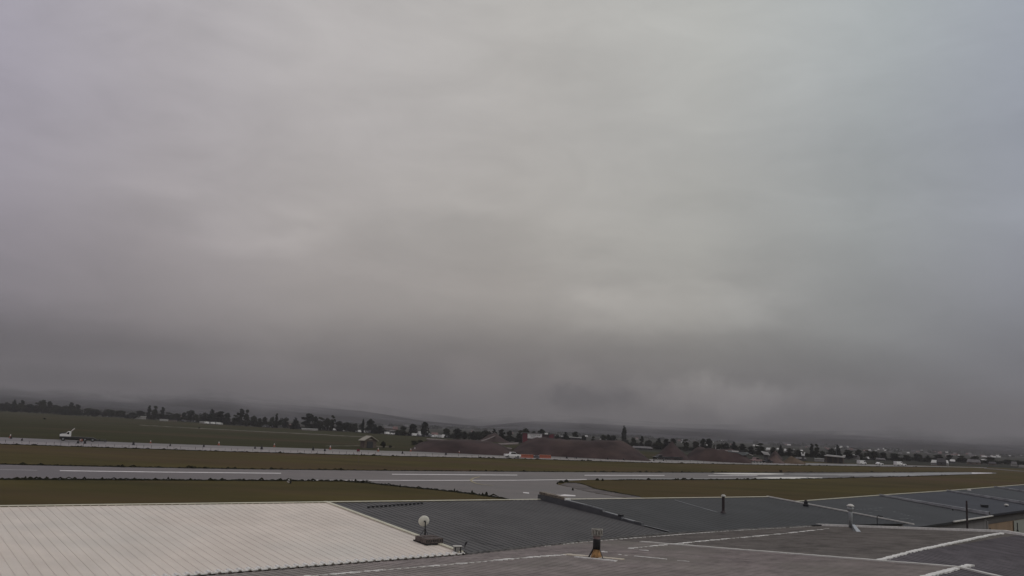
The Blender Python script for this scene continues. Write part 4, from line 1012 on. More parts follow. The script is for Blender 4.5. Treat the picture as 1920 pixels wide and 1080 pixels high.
H_ = [(246, 273, 780, 785.8, 0, 0, 'long low white shed left of the three tall trees', True), (300, 315, 786, 789.5, 0, 0, 'bright white flat-roofed shed under the three tall trees', True), (315.5, 331, 787.4, 790.5, 1, 1, 'grey low shed joined to the bright white one', True),
      (374, 385, 790.3, 794, 0, 0, 'white low building at the middle of the left tree row', True), (411, 425, 791, 796, 2, 1, 'rose-roofed low house left of the twin-topped trees', False), (197.5, 202, 774, 781.5, 0, 0, 'small white house at the right end of the left wood', False),
      (538, 563, 796, 803, 2, 1, 'pinkish long-roofed house left of the big tree clump', False), (566, 596, 803.6, 807, 0, 0, 'long thin white row building below the big tree clump', True), (577, 593, 800.5, 804, 2, 1, 'dark red roofed house just behind the thin white row', False),
      (614, 621, 796, 803.5, 0, 0, 'small white gabled house at the right end of the big tree clump', False), (524, 534, 795, 801, 1, 2, 'grey house left of the pinkish long-roofed one', False),
      (720, 737, 799.5, 806, 1, 1, 'pale grey roof right of the gabled shed trees', False), (736, 746, 800, 809, 2, 1, 'rose-brown house right of the pale grey roof', False), (722, 742, 806.5, 812, 1, 2, 'low grey house below the rose-brown one', False),
      (768, 785, 808, 817.5, 3, 2, 'dark house between the two round trees and the trailers', False), (808, 822, 811, 819, 2, 1, 'tan house behind the white trailers', False), (828, 843, 815, 821, 0, 2, 'building with bright white curved-looking roof right of the trailers', False),
      (1184, 1224, 837, 843, 1, 2, 'long low grey-roofed shed at the right end of the long mound', False), (1222.5, 1229, 836, 840.5, 0, 0, 'small bright white box building behind the right end of the long mound', True),
      (1312, 1326, 841.5, 846.5, 0, 2, 'pale slanted roof behind the wide dirt pile', False), (1304, 1322, 833, 837.5, 1, 2, 'hazy grey roof behind the trees right of the pointed pile', False), (1322, 1330, 833, 837, 0, 1, 'tiny white roof on the skyline right of the pointed pile', False),
      (1436, 1447, 839.5, 846, 0, 0, 'white house just behind the slanted pale roof', False), (1456, 1460, 840, 844, 0, 0, 'tiny white gable left of the pointed conifer', False), (1470, 1478, 841.5, 848, 0, 0, 'white house with pale gable right of the pointed conifer', False),
      (1483, 1490, 842, 846.5, 0, 2, 'small bright flat roof right of the pale gable', True), (1500, 1506, 843.5, 847, 0, 1, 'little white roof above the forked white gable', False),
      (1594, 1612, 854, 862, 1, 0, 'pale grey house right of the canopy building', False), (1598, 1603, 852.5, 856, 0, 0, 'left one of two small white peaks right of the canopy building', False), (1606.5, 1610.5, 852.5, 857, 0, 0, 'right one of two small white peaks right of the canopy building', False),
      (1611, 1630, 856, 862.5, 0, 2, 'house with wide pale roof behind the white van', False), (1629, 1641, 855, 862, 3, 2, 'dark gabled roof right of the wide pale one', False), (1642, 1660, 859, 864, 1, 2, 'long thin grey roof above the white car', False),
      (1686, 1693, 857, 861, 0, 1, 'tiny pale roof in the suburb right of the white car', False), (1700, 1705, 855, 859, 0, 1, 'tiny pale roof left of the long stepped roofs', False),
      (1716, 1741, 856, 864, 3, 2, 'long dark house with pale ridge in the right suburb', False), (1717, 1730, 855.5, 859.5, 0, 0, 'pale stepped roof at the left of the long dark house', False), (1746, 1757, 862.5, 872, 0, 0, 'white-gabled house in the right suburb', False), (1757, 1774, 859.5, 873, 3, 2, 'dark slab-sided house right of the white-gabled one', False),
      (1772, 1778, 863, 873, 0, 0, 'narrow white end wall right of the dark slab-sided house', False), (1781, 1791, 861.5, 868, 0, 2, 'small pale roof left of the ring-like tan house', False), (1814, 1838, 861.5, 871, 1, 1, 'tan house with pale eaves in the far right suburb', False),
      (1837, 1846, 861, 866, 0, 1, 'pale roof above the tan house', False), (1846.5, 1853, 862, 867, 0, 1, 'small bright roof right of the tan house', False), (1871, 1881, 865, 869.5, 0, 0, 'bright white roof near the right edge of the suburb', False),
      (1897, 1907, 865.5, 874, 1, 0, 'pale grey house near the right edge', False), (1911, 1921, 872.6, 876.5, 0, 0, 'low white building cut by the right edge', True), (1855, 1868, 866, 872, 3, 1, 'brown dim house between pale roofs at far right', False)]
for (a, c, yt, yb, ri, wi, lb, fl_) in H_: house(a, c, yt, yb, ri, wi, lb, None, None, fl_)
rnd = random.Random(31)
FAR = [(-300, 480, 'tiny pale house among hazy trees on the far left slope', 14), (690, 1200, 'tiny pale roof in the hazy town above the centre', 12), (1200, 1560, 'tiny pale roof in the hazy town right of the poplar', 26), (1560, 1990, 'tiny pale roof in the hazy suburb under the dark hill', 70)]
for x0, x1, lb, n in FAR:
    for i in range(n):
        x = rnd.uniform(x0, x1); yb = HZ(x)+rnd.uniform(6.5, 13); wd = rnd.uniform(3, 8)
        house(x, x+wd, yb-rnd.uniform(2.5, 4), yb, rnd.choice([0, 0, 1, 2]), rnd.choice([0, 1, 2]), lb, lb.replace('tiny pale ', 'pale far ')+'s')
# houses up on the left hill slope (white glints)
for x, y, lb in ((121, 744, 'white roof glint on the hill above the left wood'), (80, 746, 'smaller pale roof on the hill left of the white glint')):
    pass
# parked cars: small white/grey vehicles far off
def make_car(kind, col, seed):
    root = empty({'car': 'parked_car', 'van': 'parked_van', 'pickup': 'pickup_truck'}[kind], (0, 0, -60))
    if kind == 'car':
        body = [(-2.2, .35), (2.2, .35), (2.25, .75), (1.9, .9), (1.1, .98), (.5, 1.42), (-.9, 1.45), (-1.6, 1.0), (-2.2, .92)]; win = [(1.0, 1.0), (.48, 1.36), (-.85, 1.38), (-1.45, 1.0)]; Lw = (1.35, -1.35)
    elif kind == 'van':
        body = [(-2.7, .4), (2.7, .4), (2.75, 1.0), (2.2, 1.25), (1.7, 2.05), (-2.7, 2.1)]; win = [(2.05, 1.3), (1.62, 1.85), (.7, 1.88), (.7, 1.3)]; Lw = (1.8, -1.7)
    else:
        body = [(-2.8, .45), (2.75, .45), (2.8, 1.0), (2.6, 1.15), (1.35, 1.22), (.75, 1.85), (-.75, 1.88), (-.95, 1.2), (-2.75, 1.15)]; win = [(1.2, 1.25), (.7, 1.77), (-.68, 1.79), (-.8, 1.25)]; Lw = (1.75, -1.75)
    mb = MB(); mb.prism(body, -.9, .9); mb.build('body', col, root, bevel=.06)
    mb = MB(); mb.prism(win, -.91, -.80); mb.prism(win, .80, .91)
    mb.build('window', M_glass, root)
    for x in Lw:
        for y in (-.85, .85):
            mb = MB(); mb.lathe([(.36, -.11), (.38, -.08), (.38, .08), (.36, .11)], (x, y, .38), 14, (0, 1, 0)); w_ = mb.build('wheel', M_tyre, root)
            mb = MB(); mb.lathe([(.2, -.115), (.2, .115)], (x, y, .38), 10, (0, 1, 0)); mb.build('rim', M_steel, w_)
    return root
CARS = {}
mats_ = {'white': M_white, 'grey': mat('vehicle_grey', (.16, .16, .17), .35, .05, 3), 'pink': mat('vehicle_rose', (.30, .20, .19), .4, .1, 3), 'black': mat('vehicle_black', (.014, .014, .016), .3, .1, 3)}
def car(kind, colr, px, py, rz, label, group=None, scl=1.0):
    key = (kind, colr); P = G(px, py)
    if key not in CARS:
        r_ = make_car(kind, mats_[colr], 1); CARS[key] = (r_, tree_of(r_)); r_.location = P; r_.rotation_euler = (0, 0, rz); r_.scale = (scl,)*3; tag(r_, label, 'car' if kind == 'car' else ('van' if kind == 'van' else 'pickup truck'), group); return r_
    r_, tr = CARS[key]; o = dup(r_, P, rz, (scl,)*3, label, None, tr)
    if 'group' in o.keys(): del o['group']
    if group: o['group'] = group
    return o
TH = heading(G(480, 848), G(1200, 867))
LC = [(340, 370, 790.4, 791.6, 6, 'pale vehicle parked under the left trees'), (388, 412, 795, 796.6, 6, 'pale vehicle parked beside the rose-roofed low house'), (483, 518, 800.3, 802.5, 7, 'white vehicle left of the pinkish house'),
      (604, 645, 806.4, 809, 8, 'white vehicle right of the big tree clump'), (672, 712, 811, 813.3, 6, 'white vehicle parked just above the gabled shed'), (724, 786, 814.8, 818.4, 11, 'white vehicle right of the gabled shed'),
      (790, 828, 818, 821.6, 9, 'white trailer or van parked above the dark earth bank')]
rnd = random.Random(12)
for x0, x1, y0, y1, n, lb in LC:
    for i in range(n):
        x = x0+(x1-x0)*(i+rnd.uniform(.1, .9))/n; y = y0+(y1-y0)*(x-x0)/(x1-x0)
        car(rnd.choice(['car', 'van', 'van']), rnd.choice(['white', 'white', 'grey']), x, y, TH+rnd.choice([0, 0, 1.57, .4]), ORD[i]+' from the left, '+lb, lb.replace('vehicle', 'vehicles'), 1.15)
car('van', 'white', 795, 818.5, TH, 'tall bright white van at the left end of the trailer row', None, 2.0)
car('van', 'white', 537, 802.3, 1.2, 'very bright white van left of the pinkish long-roofed house', None, 1.3)
car('van', 'white', 1615.5, 871, TH, 'white van on the taxiway edge right of the canopy building', None, 1.1)
car('car', 'white', 1649, 872, TH, 'white car on the taxiway edge left of the two white trucks', None, 1.1)
car('van', 'white', 1684.5, 873.2, TH, 'larger white truck near the end of the taxiway', None, 1.15)
car('car', 'white', 1691.5, 873.5, TH, 'white car directly behind the larger white truck', None, 1.2)
car('pickup', 'white', 960.5, 858.2, TH-.25, 'white pickup truck left of the orange barriers', None, 1.08)
car('pickup', 'black', 1102, 858.6, TH+pi, 'dark pickup truck towing a low trailer by the long mound', None, 1.05)
car('pickup', 'pink', 1417, 867.2, TH, 'rose-coloured pickup beyond the taxiway under the pale blue canopy', None, 1.25)
car('car', 'black', 1403, 865.8, TH, 'dark car left of the rose-coloured pickup', None, 1.2)
car('pickup', 'black', 1439, 868.3, TH, 'dark pickup in front of the pinkish gravel cone', None, 1.0)
# low trailers
def lowtrailer(px0, px1, py, label, load):
    P = G((px0+px1)/2, py); s = m_per_px(P); L = (px1-px0)*s
    root = empty('low_trailer', P, TH, label, 'trailer'); L /= max(.5, abs(cos(TH-0)))*1.05
    mb = MB(); mb.box((0, 0, .75), (L, 2.2, .22)); mb.box((L*.48, 0, 1.0), (.25, 2.2, .5)); mb.build('deck', M_bed, root)
    for x in (-L*.36, -L*.24, L*.2, L*.3):
        for y in (-.95, .95):
            mb = MB(); mb.lathe([(.38, -.12), (.4, .12)], (x, y, .4), 10, (0, 1, 0)); mb.build('wheel', M_tyre, root)
    mb = MB(); rnd = random.Random(int(px0))
    for k in range(load): x = -L*.4+L*.8*k/max(1, load); mb.box((x, 0, 1.05), (L*.7/load, 1.7, .4+rnd.random()*.35))
    mb.build('load', M_black, root)
    return root
lowtrailer(1108, 1128, 859, 'low trailer with dark machinery behind the dark pickup', 3)
lowtrailer(1242, 1281, 862.3, 'long dark low-loader trailer in front of the wide dirt pile', 6)
tr_ = car('pickup', 'black', 1236, 861.6, TH+pi, 'dark tractor cab at the left end of the long low-loader', None, 1.1)

# flatbed truck on the left
P = G(156, 827.6); THL = heading(G(60, 829), G(260, 836)); s = m_per_px(P)
tk = empty('flatbed_truck', P, THL+pi, 'white-cab flatbed truck facing left on the far taxiway', 'truck')
u1 = s  # metres per photo pixel; truck local +x is its nose
mb = MB(); mb.prism([(22.5*u1, 8*u1), (40*u1, 8*u1), (40.5*u1, 12.0*u1), (36*u1, 13.2*u1), (30.5*u1, 13.4*u1), (27.2*u1, 17.5*u1), (23*u1, 17.6*u1)][::-1], -1.15, 1.15)
cab = mb.build('cab', M_white, tk, bevel=.05)
mb = MB(); mb.prism([(23*u1, 3.5*u1), (40*u1, 3.5*u1), (40.2*u1, 7.95*u1), (23*u1, 7.95*u1)][::-1], -1.1, 1.1); mb.build('bumper_skirt', M_black, cab)
mb = MB(); wn = [(29.6*u1, 12.6*u1), (27*u1, 16.4*u1), (24.6*u1, 16.4*u1), (24.6*u1, 12.2*u1)]; mb.prism(wn, -1.17, -1.0); mb.prism(wn, 1.0, 1.17); mb.build('window', M_glass, cab)
mb = MB(); mb.prism([(30.6*u1, 13.45*u1), (36*u1, 13.25*u1), (40.5*u1, 12.1*u1), (40.5*u1, 13.6*u1), (36*u1, 15*u1), (31*u1, 15.2*u1)][::-1], -1.16, 1.16); mb.build('hood_shield', M_black, cab)
mb = MB(); mb.prism([(-22*u1, 5*u1), (22*u1, 5.4*u1), (22*u1, 8.3*u1), (-16*u1, 7.6*u1), (-20*u1, 6*u1)][::-1], -1.2, 1.2); mb.build('flatbed', M_bed, tk)
mb = MB(); mb.box((4*u1, 0, 3.6*u1), (66*u1, 1.0, 2.4*u1)); mb.build('chassis', M_black, tk)
mb = MB(); mb.tube((21.5*u1, .9, 8*u1), (21.5*u1, .9, 18.5*u1), .06); mb.tube((21.5*u1, .9, 18.5*u1), (16.5*u1, .9, 23.5*u1), .15); mb.build('exhaust_stack', M_wpl, tk)
mb = MB(); mb.prism([(-40*u1, 1.2*u1), (-22*u1, 1.6*u1), (-22*u1, 3.6*u1), (-27*u1, 2.8*u1), (-40*u1, 2.4*u1)][::-1], -1.1, 1.1); mb.build('ramp', M_bed, tk)
mb = MB(); mb.box((-24.5*u1, 0, 4.0*u1), (4*u1, 1.5, 1.3*u1)); mb.box((-34*u1, 0, 4*u1), (8*u1, 1.6, 3.2*u1)); mb.build('load', mat('load_tan', (.10, .10, .065), .8, .2, 2), tk)
for x in (34, 3, -3, -16, -38):
    for y in (-1.05, 1.05):
        mb = MB(); r0_ = 3.4*u1 if x > -20 else 1.9*u1; mb.lathe([(r0_*.95, -.14), (r0_, -.1), (r0_, .1), (r0_*.95, .14)], (x*u1, y, r0_), 16, (0, 1, 0)); w_ = mb.build('wheel', M_tyre, tk)
        mb = MB(); mb.lathe([(r0_*.5, -.15), (r0_*.5, .15)], (x*u1, y, r0_), 12, (0, 1, 0)); mb.build('rim', M_steel, w_)

# ------------------------------------------------------------------ shed
P = G(694, 840.3); s = m_per_px(P); vw = Vector((P.x, P.y, 0)).normalized()
sh = empty('brick_shed', P, atan2(-vw.x, vw.y)+.42, 'small gabled brick shed with pale roof and dark door beside the taxiway', 'shed')
w2 = 12.2*s; dp = 13*s*1.5; hw_ = 14.5*s; ap = 21.5*s
mb = MB(); mb.prism([(-w2, 0), (w2, 0), (w2, hw_), (0, ap-1.6*s), (-w2, hw_)], 0, dp); wl = mb.build('wall', M_brick, sh)
mb = MB(); ov = 3.0*s; t = 1.3*s
for sg in (-1, 1):
    dx = sg*(w2+ov); dz = hw_-(ap-hw_)*ov/w2
    mb.add([(0, -ov, ap), (dx, -ov, dz), (dx, dp+ov, dz), (0, dp+ov, ap), (0, -ov, ap+t), (dx, -ov, dz+t), (dx, dp+ov, dz+t), (0, dp+ov, ap+t)], [(0, 1, 2, 3), (4, 7, 6, 5), (0, 4, 5, 1), (1, 5, 6, 2), (2, 6, 7, 3)])
mb.build('roof', M_shedroof, sh)
mb = MB(); mb.box((-1*s, -.08, 6.2*s), (12*s, .16, 12.4*s)); mb.build('door', mat('shed_door', (.030, .030, .033), .6, .1, 2), sh)
mb = MB(); mb.prism([(-4*s, 15.6*s), (4*s, 15.6*s), (2*s, 17*s), (-2*s, 17*s)], -.12, 0); mb.build('gable_vent', M_shedroof, sh)
mb = MB(); mb.tube((3*s, dp*.8, ap-1*s), (3*s, dp*.8, ap+2.2*s), 1.3*s); mb.build('roof_vent', M_black, sh)

# ------------------------------------------------------------------ red building with white sign
P = G(1009, 833.5, 0); s = m_per_px(P); vw = Vector((P.x, P.y, 0)).normalized()
rb = empty('red_building', P, atan2(-vw.x, vw.y), 'low red building with a large white banner above the long mound', 'building')
zt = 20.5*s
mb = MB(); mb.box((0, 8, zt/2), (62*s, 16, zt)); mb.build('wall', mat('shop_dark', (.085, .05, .055), .8, .15, .5), rb)
for x0, x1 in ((-29, -20), (20, 28)): mb = MB(); mb.box(((x0+x1)/2*s, -.15, zt*.5), ((x1-x0)*s, .3, zt)); mb.build('red_panel', M_red, rb)
mb = MB(); mb.box((-22*s, 7, zt+.25*s), (20*s, 16, .9*s)); mb.box((0, 7, zt-.2*s), (48*s, 16, .9*s)); mb.build('roof', M_houseroofs[1], rb)
mb = MB(); mb.box((-7*s, -.5, zt-5.2*s), (27*s, .3, 9.5*s)); sg_ = mb.build('sign', mat('banner_white', (.86, .82, .81), .7, .1, 1), rb)
# smudged illegible lettering block, two rows of grey strokes
mb = MB(); rnd = random.Random(3)
for row, z_, n_, h_ in ((0, zt-3.4*s, 15, 2.8*s), (1, zt-6.9*s, 10, 1.8*s)):
    for k in range(n_):
        x_ = -7*s+(k-n_/2+.5)*1.35*s; mb.box((x_, -.68, z_), (.75*s*rnd.uniform(.5, 1), .05, h_*rnd.uniform(.6, .9)))
mb.build('lettering', mat('banner_grey', (.20, .20, .19), .8, .1, 1), sg_)
mb = MB(); mb.box((14.5*s, 1, zt+.4*s), (6.2*s, 4, 3.0*s)); mb.build('rooftop_unit', M_white, rb)
P = G(1064, 834); s = m_per_px(P)
sd2 = empty('long_shed', P, atan2(-vw.x, vw.y)-.12, 'long low shed with thin pale roof right of the red building', 'building')
mb = MB(); mb.box((0, 5, 7*s), (48*s, 10, 14*s)); mb.build('wall', mat('shed_mauve', (.085, .07, .075), .8, .15, .5), sd2)
mb = MB(); mb.box((0, 5, 14.6*s), (50*s, 11, 1.2*s), 0, 0, radians(1.2)); mb.build('roof', M_houseroofs[0], sd2)
for x, y, lb in ((1127, 824.6, 'leftmost white trailer on top of the long mound'), (1137, 825.3, 'middle white trailer on top of the long mound'), (1153, 826, 'smallest white trailer on top of the long mound')):
    house(x-2.6, x+2.6, y-1.5, y+9, 0, 0, lb, None, 4, True, name='trailer')

# ------------------------------------------------------------------ pale blue canopy, slanted roofs, white canopy building
def outline_roof(px0, py0, ybase, poly, dep, label, mt, wallm, name, posts):
    "structure whose fascia outline is given in photo pixels relative to (px0, ybase)"
    P = G(px0, ybase); s = m_per_px(P); vw = Vector((P.x, P.y, 0)).normalized()
    r_ = empty(name, P, atan2(-vw.x, vw.y), label, 'building')
    mb = MB(); mb.prism([(x*s, (ybase-y)*s) for x, y in poly], 0, dep); mb.build('roof', mt, r_, bevel=.1)
    mb = MB()
    for x, w_, y in posts: mb.box((x*s, dep*.55, (ybase-y)*s/2), (w_*s, dep*.7, (ybase-y)*s))
    mb.build('wall', wallm, r_); return r_, s
cr, s = outline_roof(1383, 0, 867, [(-18, 846.5), (-15, 851), (-10, 853.4), (6, 854.4), (12, 853.5), (18, 851), (20, 848.5), (17, 848), (-8, 846.2)], 6, 'boat-shaped pale blue canopy behind the wide dirt pile', M_blue, M_housewalls[2], 'canopy', [(8, 18, 854)])
mb = MB(); mb.box((-4.5*s, -.1, 20.3*s), (12.5*s, .6, 2.2*s)); mb.build('white_panel', M_white, cr)
mb = MB(); mb.box((-4*s, 1, 22.6*s), (9*s, 2, 1.8*s)); mb.box((9*s, 1, 21*s), (12*s, 3, 2.2*s)); mb.build('dark_hatch', M_black, cr)
mb = MB(); mb.tube((-18*s, 1, 20.3*s), (-41*s, 1, 21.8*s), .45*s); mb.tube((-41*s, 1, 21.8*s), (-40*s, 1, 27*s), .45*s); mb.tube((20*s, 1, 17*s), (28*s, 1, 14*s), .35*s); mb.build('boom', M_wpl, cr)
mb = MB(); mb.prism([(-9*s, 12.5*s), (3*s, 11.5*s), (2*s, 7*s), (-1*s, 2*s), (-4*s, 7*s)], -.3, .2); mb.build('tarpaulin', mat('rag_tan', (.16, .14, .125), .9, .3, 1), cr)
outline_roof(1436, 0, 866, [(-9, 847), (-3, 853), (8, 853.8), (4, 848.6)], 5, 'slanted pale parallelogram roof right of the blue canopy', M_houseroofs[0], M_housewalls[2], 'canopy', [(0, 8, 853.5)])
outline_roof(1505.5, 0, 864, [(-3.8, 848), (-2.4, 854.8), (3, 855), (4.2, 848), (2.2, 848.6), (1.2, 851.6), (-1, 851.6), (-1.8, 848.6)], 4, 'small forked white gable left of the dark square tree clump', M_white, M_housewalls[2], 'canopy', [(0, 4, 855)])
P = G(1565, 868.4); s = m_per_px(P); vw = Vector((P.x, P.y, 0)).normalized()
cb_ = empty('canopy_building', P, atan2(-vw.x, vw.y), 'open-fronted building with thick white canopy roof right of the dark tree clump', 'building')
mb = MB(); mb.prism([(-19*s, 12.6*s), (18*s, 11*s), (19.5*s, 15.4*s), (16*s, 15.2*s), (13*s, 13.4*s), (-14*s, 14.8*s)][::-1], -3, 8); mb.build('roof', M_houseroofs[0], cb_)
mb = MB(); mb.box((-1*s, 6, 6*s), (34*s, 4, 12*s)); mb.build('wall', M_housewalls[2], cb_)
for x in (-15, -3, 6, 15): mb = MB(); mb.box((x*s, -2, 6*s), (1.4*s, .5, 12*s)); mb.build('post', M_housewalls[1], cb_)
house(1528, 1545, 859.8, 865.5, 0, 0, 'white camper-like box left of the canopy building', None, 3, True, name='trailer')
house(1492, 1512, 857.5, 863, 1, 2, 'grey low canopy behind the tan sand heap', None)

# ------------------------------------------------------------------ barriers, cones, stakes, markers
for x0, x1, lb in ((975, 1000, 'left one of two long orange water-filled barriers'), (1011, 1033, 'right one of two long orange water-filled barriers')):
    P = G((x0+x1)/2, 858.6+(x0-975)*.02); s = m_per_px(P); L = (x1-x0)*s/cos(TH)*.96
    r_ = empty('orange_barrier', P, TH*.35, lb, 'barrier')
    L = (x1-x0)*s
    nseg = 4
    for k in range(nseg):
        mb = MB(); xx = -L/2+L*(k+.5)/nseg; h = 6.0*s
        mb.prism([(-.7, 0), (.7, 0), (.45, h*.45), (.4, h), (-.4, h), (-.45, h*.45)], -L/nseg*.48, L/nseg*.48, Matrix.Translation((xx, 0, 0)).to_3x3() if False else Matrix.Rotation(pi/2, 3, 'Z'))
        mb.v = [(v[0]+xx, v[1], v[2]) for v in mb.v]
        mb.build('segment', M_or, r_, bevel=.06)
    mb = MB(); mb.box((0, 0, 6.25*s), (L*.98, .5, .5*s)); mb.build('top_rail', mat('barrier_top', (.40, .24, .17), .6, .2, 2), r_)
P = G(1005.5, 859); s = m_per_px(P); r_ = empty('grey_barrier', P, TH*.35, 'grey concrete barrier between the two orange barriers', 'barrier')
mb = MB(); mb.box((0, 0, 2.6*s), (11*s, .6, 5.2*s)); mb.build('segment', mat('barrier_grey', (.13, .125, .135), .8, .2, 1), r_); mb = MB(); mb.box((-4.5*s, -.32, 4.6*s), (1.6*s, .1, 1.2*s)); mb.box((4.5*s, -.32, 4.6*s), (1.6*s, .1, 1.2*s)); mb.build('reflector', M_wpl, r_)

def marker_proto(kind):
    r_ = empty({'drum': 'weighted_marker', 'cone': 'traffic_cone'}[kind], (0, 0, -70))
    if kind == 'drum':
        mb = MB(); mb.lathe([(.42, 0), (.42, .14), (.3, .2), (.26, .62), (.16, .7)], (0, 0, 0), 12); mb.build('base', M_black, r_)
        mb = MB(); mb.lathe([(.12, .7), (.12, 1.0), (.05, 1.05)], (0, 0, 0), 8); mb.build('lamp', M_rust, r_)
    else:
        mb = MB(); mb.box((0, 0, .06), (.8, .8, .12)); mb.lathe([(.34, .12), (.2, .7)], (0, 0, 0), 12); mb.build('base', M_or, r_)
        mb = MB(); mb.lathe([(.205, .7), (.15, 1.15), (.05, 1.2)], (0, 0, 0), 12); mb.build('reflective_band', M_wpl, r_)
    return r_
DR = [(20.5, 822.8, 0), (41, 826.5), (250, 834.5), (319, 836.5), (382, 838.2), (478, 841.5), (490.5, 842.6), (587, 844.4), (609, 846), (754.5, 851), (836, 853.3), (1062.5, 860), (1080.5, 860), (1139.5, 862), (1169.5, 863.2), (1187, 863.3), (1210, 859.5), (1226, 864.5), (1244, 864.6), (146, 831.6), (159, 832)]
CN = [(19, 821.2), (282, 831.3), (410, 835), (514, 838), (619, 843), (709, 846.5), (770, 846.5), (777.5, 845.5), (797.5, 843.5), (861, 850.5), (854, 849.4)]
pr_ = marker_proto('drum'); tr = tree_of(pr_); g_ = 'black weighted markers along the taxiway'; lb_ = 'first from the left of the small black weighted taxiway markers'
DX = sorted(q[0] for q in DR); CX = sorted(q[0] for q in CN)
for i, q in enumerate(DR):
    P = G(q[0], q[1])
    if i == 0: pr_.location = P; tag(pr_, lb_, 'marker', g_); pr_.scale = (.95,)*3
    else: dup(pr_, P, random.random()*6, (random.uniform(.8, 1.25),)*3, ORD[DX.index(q[0])]+' from the left of the small black weighted taxiway markers', g_, tr)
pc = marker_proto('cone'); tr = tree_of(pc); g_ = 'orange and white cones along the far taxiway edge'; lb_ = 'first from the left of the white-topped orange taxiway cones'
for i, q in enumerate(CN):
    P = G(q[0], q[1])
    if i == 0: pc.location = P; tag(pc, lb_, 'traffic cone', g_); pc.scale = (.95,)*3
    else: dup(pc, P, random.random()*6, (random.uniform(.8, 1.15),)*3, ORD[CX.index(q[0])]+' from the left of the white-topped orange taxiway cones', g_, tr)
# striped warning boards
for x, y, lb in ((151.5, 830, 'red and white warning board below the flatbed truck'), (671.5, 849, 'dark red warning board at the taxiway edge below the shed'), (1244.6, 858, 'small white board left of the low-loader')):
    P = G(x, y); s = m_per_px(P); r_ = empty('warning_board', P, 0, lb, 'sign')
    mb = MB(); mb.box((0, 0, 4.6*s), (5.5*s, .12, 4*s)); mb.build('panel', M_or if x < 200 else (M_red if x < 1000 else M_wpl), r_)
    mb = MB(); mb.box((-.6*s, -.1, 5.2*s), (2.4*s, .06, 2.2*s), 0, 0, .4)
    if x < 200: mb.build('white_stripe', M_wpl, r_)
    for sx_ in (-1.6, 1.6): mb = MB(); mb.tube((sx_*s, 0, 0), (sx_*s, 0, 3*s), .07); mb.build('leg', M_black, r_)
# white round marker on the mound foot, pole, paddle near runway
P = G(1344, 864); s = m_per_px(P); r_ = empty('round_marker', P, 0, 'white round marker ball at the foot of the wide dirt pile', 'marker')
mb = MB(); bpy_ = mb.lathe([(.1*s, 3.4*s), (1.6*s, 4.2*s), (2.1*s, 5.5*s), (1.6*s, 6.8*s), (.1*s, 7.4*s)], (0, 0, 0), 14); mb.build('ball', M_wpl, r_, True); mb = MB(); mb.lathe([(2*s, 0), (1.4*s, 3.4*s)], (0, 0, 0), 10); mb.build('base', M_black, r_)
P = G(672, 866.5); s = m_per_px(P); r_ = empty('marker_pole', P, 0, 'thin pale pole in the grass strip below the shed', 'pole')
mb = MB(); mb.tube((0, 0, 0), (0, 0, 17*s), .05, .04, 6); mb.build('shaft', mat('pole_tan', (.22, .15, .12), .7, .1, 2), r_); mb = MB(); mb.lathe([(.3*s, 0), (1.2*s, .3*s), (.3*s, 1*s)], (0, 0, 0), 8); mb.build('base', M_rust, r_)
P = G(544.5, 907.5); s = m_per_px(P); r_ = empty('runway_sign', P, .2, 'small black and white sign at the near runway edge', 'sign')
mb = MB(); mb.box((0, 0, 3.2*s), (3*s, .12, 5*s), 0, 0, .25); mb.build('panel', M_black, r_); mb = MB(); mb.box((-4.5*s, .3, 3.4*s), (5*s, .1, 1.6*s), 0, 0, .35); mb.build('arm', M_wpl, r_)
for x, y, lb in ((667, 882.5, 'single dark lump at the far runway edge'),):
    P = G(x, y); s = m_per_px(P); mb = MB(); mb.lathe([(1.3*s, 0), (1.1*s, 2*s), (.3*s, 2.8*s)], (0, 0, 0), 8); o = mb.build('edge_light', M_black); o.location = P; tag(o, lb, 'edge light')
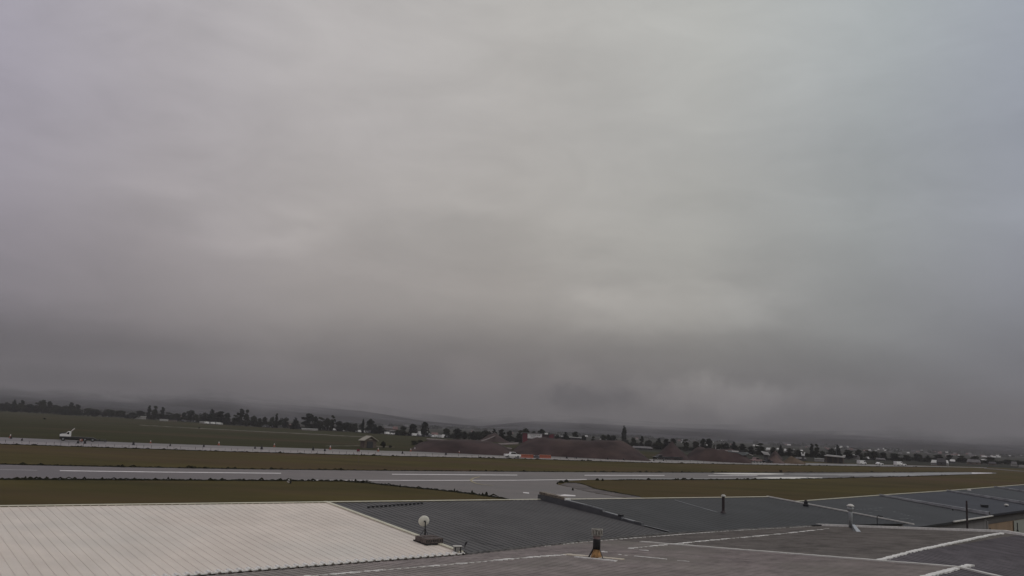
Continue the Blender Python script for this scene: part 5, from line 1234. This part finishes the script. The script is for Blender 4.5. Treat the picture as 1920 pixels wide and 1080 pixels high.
# stakes along the near taxiway edge
sp = empty('delineator_stake', G(10, 830)); mb = MB(); mb.box((0, 0, .4), (.07, .07, .8)); mb.build('shaft', M_rust, sp)
tag(sp, 'thin dark stake in the row along the near edge of the far taxiway', 'stake', 'stakes along the taxiway')
tr = tree_of(sp); x = 10
while x < 1540:
    x += 15.0*random.uniform(.85, 1.15)-x*.0025
    if 945 < x < 1040: continue
    dup(sp, G(x, lerp(x, TB)-1.4), random.random(), (1, 1, random.uniform(.45, 1.15)), None, None, tr)

# utility poles in the distance
for x, yt, yb, lb in ((1568, 832, 863, 'slim utility pole rising above the white canopy building'), (1640.5, 848, 871, 'dark utility pole right of the dark gabled roof'), (982, 801, 826, 'hazy utility pole above the red building')):
    P = G(x, yb); s = m_per_px(P); r_ = empty('utility_pole', P, .3, lb, 'pole'); mb = MB(); mb.tube((0, 0, 0), (0, 0, (yb-yt)*s), .35*s if x != 1640.5 else .5*s, .25*s, 6); mb.build('shaft', M_bark if x > 1600 else M_gtrim, r_); mb = MB(); mb.box((0, 0, (yb-yt)*s*.94), (2.2, .2, .2)); mb.build('crossarm', M_bark, r_)

# ------------------------------------------------------------------ haze
hz = MB(); hz.box((0, 3830, 199), (15600, 8300, 400)); hz = hz.build('haze', None)
mh = bpy.data.materials.new('haze'); mh.use_nodes = True; t = mh.node_tree; t.nodes.clear()
pv2 = t.nodes.new('ShaderNodeVolumePrincipled'); pv2.inputs['Color'].default_value = (.68, .66, .675, 1); pv2.inputs['Density'].default_value = .00014; pv2.inputs['Anisotropy'].default_value = 0.
oo = t.nodes.new('ShaderNodeOutputMaterial'); t.links.new(pv2.outputs[0], oo.inputs['Volume'])
hz.data.materials.append(mh); hz['kind'] = 'stuff'; hz['label'] = 'pale grey haze filling the air over the valley'; hz['category'] = 'haze'
# drop protos that never got placed
for nm, (r_, tr, used) in PROTO.items():
    if not used:
        for c, gs in tr: bpy.data.objects.remove(c)
        bpy.data.objects.remove(r_)

# seat every hangar's empty at the middle of its base
bpy.context.view_layer.update()
for r_ in [o for o in COL.objects if o.type == 'EMPTY' and o.name.startswith('hangar')]:
    pts = [c.matrix_world @ v.co for c in COL.objects if c.parent == r_ and c.type == 'MESH' and c.name.startswith('wall') for v in c.data.vertices]
    cx = sum(p.x for p in pts)/len(pts); cy = sum(p.y for p in pts)/len(pts); r_.location = (cx, cy, 0)
    for c in COL.objects:
        if c.parent == r_: c.location = Vector(c.location)-Vector((cx, cy, 0))
